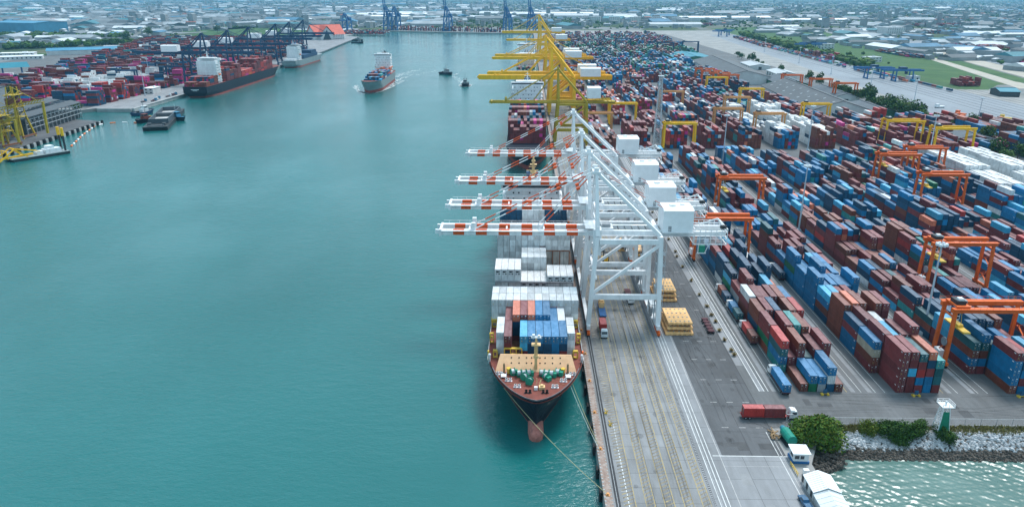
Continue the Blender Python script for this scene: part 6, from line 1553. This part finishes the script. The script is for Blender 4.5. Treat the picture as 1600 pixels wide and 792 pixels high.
# ------------------------------------------------------------------ breakwater corner: rocks, bushes, beacon, sheds
sl = MB()
for k in range(60):
    x0, x1 = 82+k*10, 92+k*10; sl.quad([(x0,169.6,-5),(x1,169.6,-5),(x1,183.4,.02),(x0,183.4,.02)])
sl.quad([(76.5,164,-5),(88,168,-5),(86,183,.0),(77.5,183,.0)]); tag(sl.build('revetment_slope', 'rock_dark', recalc=False), kind='structure')
rg = random.Random(8); pale, dark = MB(), MB()
def rock(mb, x, y, z, r, rg):
    k = len(mb.v); n = 6
    P_ = [(x+r*rg.uniform(.7,1.2)*math.cos(a), y+r*rg.uniform(.6,1.1)*math.sin(a), z+rg.uniform(-.3,.1)*r) for a in (6.283*i/n+rg.uniform(-.3,.3) for i in range(n))]
    T_ = [(x+(px_-x)*rg.uniform(.4,.75), y+(py_-y)*rg.uniform(.4,.75), z+r*rg.uniform(.35,.85)) for px_, py_, _ in P_]
    mb.v += P_+T_
    for i in range(n): j = (i+1) % n; mb.f.append((k+i, k+j, k+n+j, k+n+i)); mb.m.append(0)
    mb.f.append(tuple(k+n+i for i in range(n))); mb.m.append(0)
def zs(y): return -5+(y-169.6)/13.8*5.02
for i in range(6200):
    x = 87+rg.random()**1.4*200; y = 173.4+rg.random()*9.5; r = rg.uniform(.26, .72)
    rock(pale if y+rg.gauss(0, .35) > 177.2 else dark, x, y, zs(y)+.05, r, rg)
for i in range(420):
    f = rg.random(); x = 77+f*11+rg.gauss(0, .6); y = 164.5+f*5+rg.random()*6; rock(dark, x, y, -3.6+rg.random()*2.2*(y-164)/8, rg.uniform(.3, .8), rg)
for i in range(120): rock(pale, rg.uniform(84, 92), rg.uniform(175, 181), zs(178)+.4+rg.random(), rg.uniform(.3, .6), rg)
tag(pale.build('revetment_rocks', 'rock_pale', recalc=True), 'pale boulders heaped above the waterline of the shore', None, None, 'stuff'); tag(dark.build('wet_rocks', 'rock_dark', recalc=True), 'dark wet stones at the waterline of the shore', None, None, 'stuff')
def grass_tufts(name, label, spots, m, rg, n, hgt=.7):
    mb = MB()
    for i in range(n):
        x0, x1, y0, y1 = spots[rg.randrange(len(spots))]; x, y = rg.uniform(x0, x1), rg.uniform(y0, y1); a = rg.random()*6.28; w = .22; d = Vector((math.cos(a), math.sin(a), 0)); h = hgt*rg.uniform(.4, 1.2)
        b_ = Vector((x, y, zs(y) if y < 183.3 else .0)); l_ = Vector((rg.gauss(0, .25), rg.gauss(0, .25), h)); mb.quad([b_-d*w, b_+d*w, b_+d*w*.3+l_, b_-d*w*.3+l_])
    tag(mb.build(name, m, recalc=False), label, None, None, 'stuff')
grass_tufts('dry_grass', 'dry weeds between the fence and the rocks', [(124, 150, 182.2, 186), (90, 98, 182.2, 185.5), (150, 260, 182.2, 186), (96, 125, 184, 186)], 'dry_grass', rg, 5200)
def bush(label, x, y, z, s, seed, mats, leafs=2600, n=26):
    o = thing('bush', label, 'bush', (x, y, z), seed, 'bushes on the shore'); o.scale = s
    link('crown', crown_mesh('crown', seed, n, 1, .62, -.05, leafs*3, mats, .52), o)
    mb = MB()
    for i in range(5): a = i*1.3; mb.tube((0,0,-.3), (.4*math.cos(a), .4*math.sin(a), .5), .05, 6)
    mb.build('stem', ['trunk'], o)
bush('large olive green bush behind the white cabin, at the corner of the fence', 83.6, 178.0, -1.6, (8.6, 6.6, 8.2), 3, ['leaf_mid', 'leaf_olive'], 5200, 44)
bush('yellow green rounded bush at the near end of the shore hedge', 100.0, 182.8, -.5, (3.6, 2.8, 4.0), 5, ['leaf_olive', 'leaf_mid'], 1500)
bush('dark green wide bush hanging over the rocks', 107, 181.6, -.9, (6.8, 3.6, 4.8), 6, ['leaf_dark', 'leaf_mid'], 2600, 30); bush('dark green bush between the wide bush and the beacon', 114.5, 182.8, -.6, (5.4, 2.8, 4.2), 7, ['leaf_dark', 'leaf_mid'], 2000); bush('dark green bush below the beacon tower', 121.5, 181.4, -.9, (5.0, 2.8, 3.4), 8, ['leaf_dark', 'leaf_mid'], 2000); bush('low green bush in front of the wide bush on the rocks', 107.5, 178.9, -2.2, (3.4, 2.2, 3.2), 9, ['leaf_dark', 'leaf_mid'], 1000)
bush('small yellow bush in the dry weeds right of the beacon', 146.6, 183.2, -.3, (1.6, 1.2, 1.4), 12, ['leaf_olive', 'dry_grass'], 600)
# fence
fn = thing('fence', 'grey mesh fence on thin posts between the road and the shore', 'fence', (0, 0, 0))
for i in range(28): MB().beam((84+i*4.6, 186.6, 0), (84+i*4.6, 186.6, 2.3), .09).build('post', ['grey_steel'], fn)
mb = MB(); mb.beam((84, 186.6, 2.25), (212, 186.6, 2.25), .07); mb.beam((84, 186.6, .1), (212, 186.6, .1), .07)
for i in range(128): mb.beam((84+i, 186.6, .1), (84+i, 186.6, 2.25), .012)
for i in range(6): mb.beam((84, 186.6, .4+i*.33), (212, 186.6, .4+i*.33), .012)
mb.build('mesh_panel', ['galvanised'], fn)
f2 = thing('fence', 'green railed fence running from the road down beside the green tank', 'fence', (0, 0, 0))
for i in range(6): MB().beam((79.2+.1*i, 186-i*2.2, 0), (79.2+.1*i, 186-i*2.2, 2.4), .12).build('post', ['galvanised'], f2)
mb = MB()
for z in (2.35, 1.3, .3): mb.beam((79.2, 186, z), (79.7, 175, z), .12)
mb.build('rail', ['green_paint'], f2)
gt_ = thing('gate_post', 'pale goal shaped gate frame at the fence corner', 'gate', (78.8, 187.4, 0)); mb = MB(); mb.beam((-.9,0,0), (-.9,0,2.6), .14); mb.beam((.9,0,0), (.9,0,2.6), .14); mb.beam((-.9,0,2.6), (.9,0,2.6), .14); mb.beam((-.9,0,0), (.9,0,2.6), .08); mb.build('frame', ['galvanised'], gt_)
# beacon
bc = thing('beacon_tower', 'white lattice beacon tower with green daymark panel on the shore', 'beacon', (121.2, 183.6, 0))
hb = 8.6; r0, r1 = 1.75, .85
mb = MB()
for sx_ in (-1, 1):
    for sy in (-1, 1): mb.beam((sx_*r0, sy*r0, -.8), (sx_*r1, sy*r1, hb), .17)
for k in range(7):
    z0, z1 = hb*k/7, hb*(k+1)/7; a, b_ = r0-(r0-r1)*k/7, r0-(r0-r1)*(k+1)/7
    for s in (-1, 1):
        mb.beam((s*a, -a, z0), (s*b_, b_, z1), .1); mb.beam((s*a, a, z0), (s*b_, -b_, z1), .1); mb.beam((s*b_, -b_, z1), (s*b_, b_, z1), .09); mb.beam((-a, a, z0), (b_, b_, z1), .09)
        if k == 0: mb.beam((s*a, -a, z0), (0, -b_, z1), .1)
mb.build('lattice_frame', ['white_paint'], bc)
mb = MB(); za, zb2 = 1.0, 7.0; ra = lambda z: (r0-(r0-r1)*z/hb)
mb.hexa([(-ra(za)*.9, -ra(za)-.1, za), (ra(za)*.9, -ra(za)-.1, za), (ra(za)*.9, -ra(za)-.04, za), (-ra(za)*.9, -ra(za)-.04, za)], [(-ra(zb2)*.8, -ra(zb2)-.1, zb2), (ra(zb2)*.8, -ra(zb2)-.1, zb2), (ra(zb2)*.8, -ra(zb2)-.04, zb2), (-ra(zb2)*.8, -ra(zb2)-.04, zb2)]); mb.build('daymark_panel', ['green_paint'], bc)
mb = MB(); mb.box(-1.7, 1.7, -1.7, 1.7, hb, hb+.15)
for z in (.6, 1.15):
    for s in (-1, 1): mb.beam((-1.7, s*1.7, hb+z), (1.7, s*1.7, hb+z), .09); mb.beam((s*1.7, -1.7, hb+z), (s*1.7, 1.7, hb+z), .09)
for x in (-1.7, 0, 1.7):
    for y in (-1.7, 1.7): mb.beam((x, y, hb), (x, y, hb+1.15), .09)
mb.build('platform', ['white_paint'], bc); mb = MB(); mb.tube((0,0,hb), (0,0,hb+.9), .22, 8); mb.tube((0,0,hb+.9), (0,0,hb+1.3), .3, 8); mb.build('lantern', ['lamp_grey'], bc)
# tank, cabin, sheds, car
gtk = thing('storage_tank', 'green horizontal tank with blue end beside the shore bush', 'tank', (74.9, 177.2, 0), rad(6))
mb = MB(); mb.tube((0,-2.6,2.0), (0,2.4,2.0), 1.45, 16, 0); mb.tube((0,2.4,2.0), (0,4.2,2.2), 1.1, 14, 1, .7); mb.build('shell', ['tank_green', 'roof_teal'], gtk); MB().box(-1.3,1.3,-2.2,-1.6,0,1.0).box(-1.3,1.3,1.4,2.0,0,1.0).box(-1.5,1.5,-2.6,3,.0,.25).build('saddle', ['dark_steel'], gtk)
sc2 = thing('scrap_bundle', 'brown heap of timber and rope beside the green tank', 'debris heap', (71.9, 179.6, 0)); mb = MB(); rg = random.Random(2)
for i in range(16): a = rg.random()*3; mb.beam((rg.gauss(0,.5), rg.gauss(0,1.5), rg.uniform(.1,.8)), (rg.gauss(0,.5)+math.cos(a), rg.gauss(0,1.5)+math.sin(a), rg.uniform(.2,1.1)), .25)
mb.build('timber', ['timber'], sc2)
cb2 = thing('site_cabin', 'small white flat roofed cabin on a blue base at the quay corner', 'cabin', (75.0, 168.9, 0), rad(-2))
MB().box(-2.0,2.0,-1.9,1.9,.75,3.1).build('wall', ['hull_white'], cb2); MB().box(-2.4,2.4,-2.3,2.3,3.1,3.35).build('roof', ['white_roof'], cb2); MB().box(-2.3,2.3,-2.1,2.0,.1,.75).build('base', ['crane_blue'], cb2)
[MB().box(*q).build('window', ['glass'], cb2) for q in ((-1.7,-.5,-1.96,-1.9,1.5,2.5), (-.2,.8,-1.96,-1.9,1.5,2.5), (-2.06,-2.0,-1.2,.6,1.5,2.5))]; MB().beam((.9,.4,3.35), (.9,.4,5.2), .06).build('antenna', ['dark_steel'], cb2)
rl = MB()
for i in range(6): rl.beam((72.0+.05*i, 166.5-i*1.0, 0), (72.0+.05*i, 166.5-i*1.0, 1.1), .1)
for z in (.55, 1.1): rl.beam((72.0, 166.6, z), (72.3, 161.3, z), .13)
tag(rl.build('guard_rail', ['brass_yellow']), 'yellow guard rail between the white cabin and the big white shed', 'railing')
def tent(label, y0, y1, x0, x1, roof, h=3.4, ridge=5.0, z=0):
    t = thing('storage_shed', label, 'shed', ((x0+x1)/2, (y0+y1)/2, z), 0, 'white sheds on the quay edge'); w, l = x1-x0, y1-y0
    MB().box(-w/2, w/2, -l/2, l/2, 0, h-.02).build('wall', ['wall_pale'], t); mb = MB()
    for s in (-1, 1): mb.hexa([(s*(w/2+.4), -l/2-.2, h-.15), (0, -l/2-.2, ridge), (0, l/2+.2, ridge), (s*(w/2+.4), l/2+.2, h-.15)], [(s*(w/2+.4), -l/2-.2, h), (0, -l/2-.2, ridge+.15), (0, l/2+.2, ridge+.15), (s*(w/2+.4), l/2+.2, h)])
    mb.build('roof', [roof], t); mb = MB(); mb.hexa([(-w/2, -l/2-.03, h-.2), (w/2, -l/2-.03, h-.2), (0, -l/2-.03, ridge)], [(-w/2, -l/2+.02, h-.2), (w/2, -l/2+.02, h-.2), (0, -l/2+.02, ridge)]); mb.build('gable', ['wall_pale'], t)
    for k in range(3): MB().box(-w/2-.05, -w/2+.05, -l/2+1+k*3, -l/2+2.2+k*3, .2, 2.2).build('door', ['wall_dark'], t)
    mb = MB()
    for k in range(9):
        for s in (-1, 1): yy = -l/2+.4+k*(l-.8)/8; mb.beam((s*(w/2+.35), yy, h+.03), (s*.1, yy, ridge+.16), .06)
    mb.build('roof_seam', ['galvanised'], t)
tent('white gabled shed with bright roof beside the inlet, first after the cabin', 151.4, 158.2, 72.6, 78.9, 'white_roof', 2.9, 4.2); tent('pale grey gabled shed cut off by the bottom picture edge', 136, 151.1, 72.6, 78.9, 'hull_white', 2.5, 3.7)
tag(MB().box(-.7,.7,-.5,.5,0,1.7).build('cabinet', ['white_paint'], None, (74.6, 162.2, 0)), 'small white cabinet at the end wall of the white shed', 'cabinet')
car = thing('pickup', 'dark blue pickup parked beside the white shed', 'pickup', (70.2, 150.3, 0), rad(4))
mb = MB(); mb.box(-.9,.9,-2.5,2.5,.45,1.0); mb.hexa([(-.85,-.6,1.0),(.85,-.6,1.0),(.85,1.5,1.0),(-.85,1.5,1.0)], [(-.72,-.3,1.65),(.72,-.3,1.65),(.72,.9,1.65),(-.72,.9,1.65)]); mb.box(-.9,-.8,-2.5,-.7,1.0,1.25); mb.box(.8,.9,-2.5,-.7,1.0,1.25); mb.box(-.8,.8,-2.5,-2.4,1.0,1.25); mb.build('body', ['car_blue'], car)
MB().hexa([(-.75,.95,1.6),(.75,.95,1.6),(.75,.92,1.6),(-.75,.92,1.6)], [(-.8,1.45,1.05),(.8,1.45,1.05),(.8,1.5,1.05),(-.8,1.5,1.05)]).box(-.82,-.79,-.2,.8,1.1,1.55).box(.79,.82,-.2,.8,1.1,1.55).build('window', ['glass'], car); wheels(car, (-.82,.82), (-1.6,1.6), .38)
# rail yard vehicles
rg = random.Random(14)
for i in range(24):
    x, y = (rg.uniform(405, 490), rg.uniform(725, 800)) if i % 4 < 2 else (rg.uniform(430, 640), rg.uniform(640, 900)); k = i % 4; col = ['orange_red','brass_yellow','roof_dark','white_paint'][k]; nm_ = ['orange','yellow','dark','white'][k]
    t = thing('tractor_unit', f"small {nm_} vehicle parked on the wide rail yard paving, {nth(i//4)} of the {nm_} ones", 'vehicle', (x, y, 0), rg.random()*3, 'vehicles parked on the rail yard'); t.scale = (1.5, 1.5, 1.5); mb = MB(); mb.box(-1.3,1.3,-3.5,3.5,.6,1.4); mb.box(-1.2,1.2,1.0,3.2,1.4,3.0); mb.build('body', [col], t); wheels(t, (-1.1,1.1), (-2.2,2.2), .6)
for i, (x, y) in enumerate(((-441, 852), (-444, 862), (-446, 871), (-443, 893), (-441, 905), (-446, 915), (-450, 846))): tractor(f"{'white' if i % 2 else 'blue'} truck parked on the opposite quay, {nth(i)} from its corner", x, y, rad(-8), cab='white_paint' if i % 2 else 'roof_blue', L=6, group='trucks parked on the opposite quay')
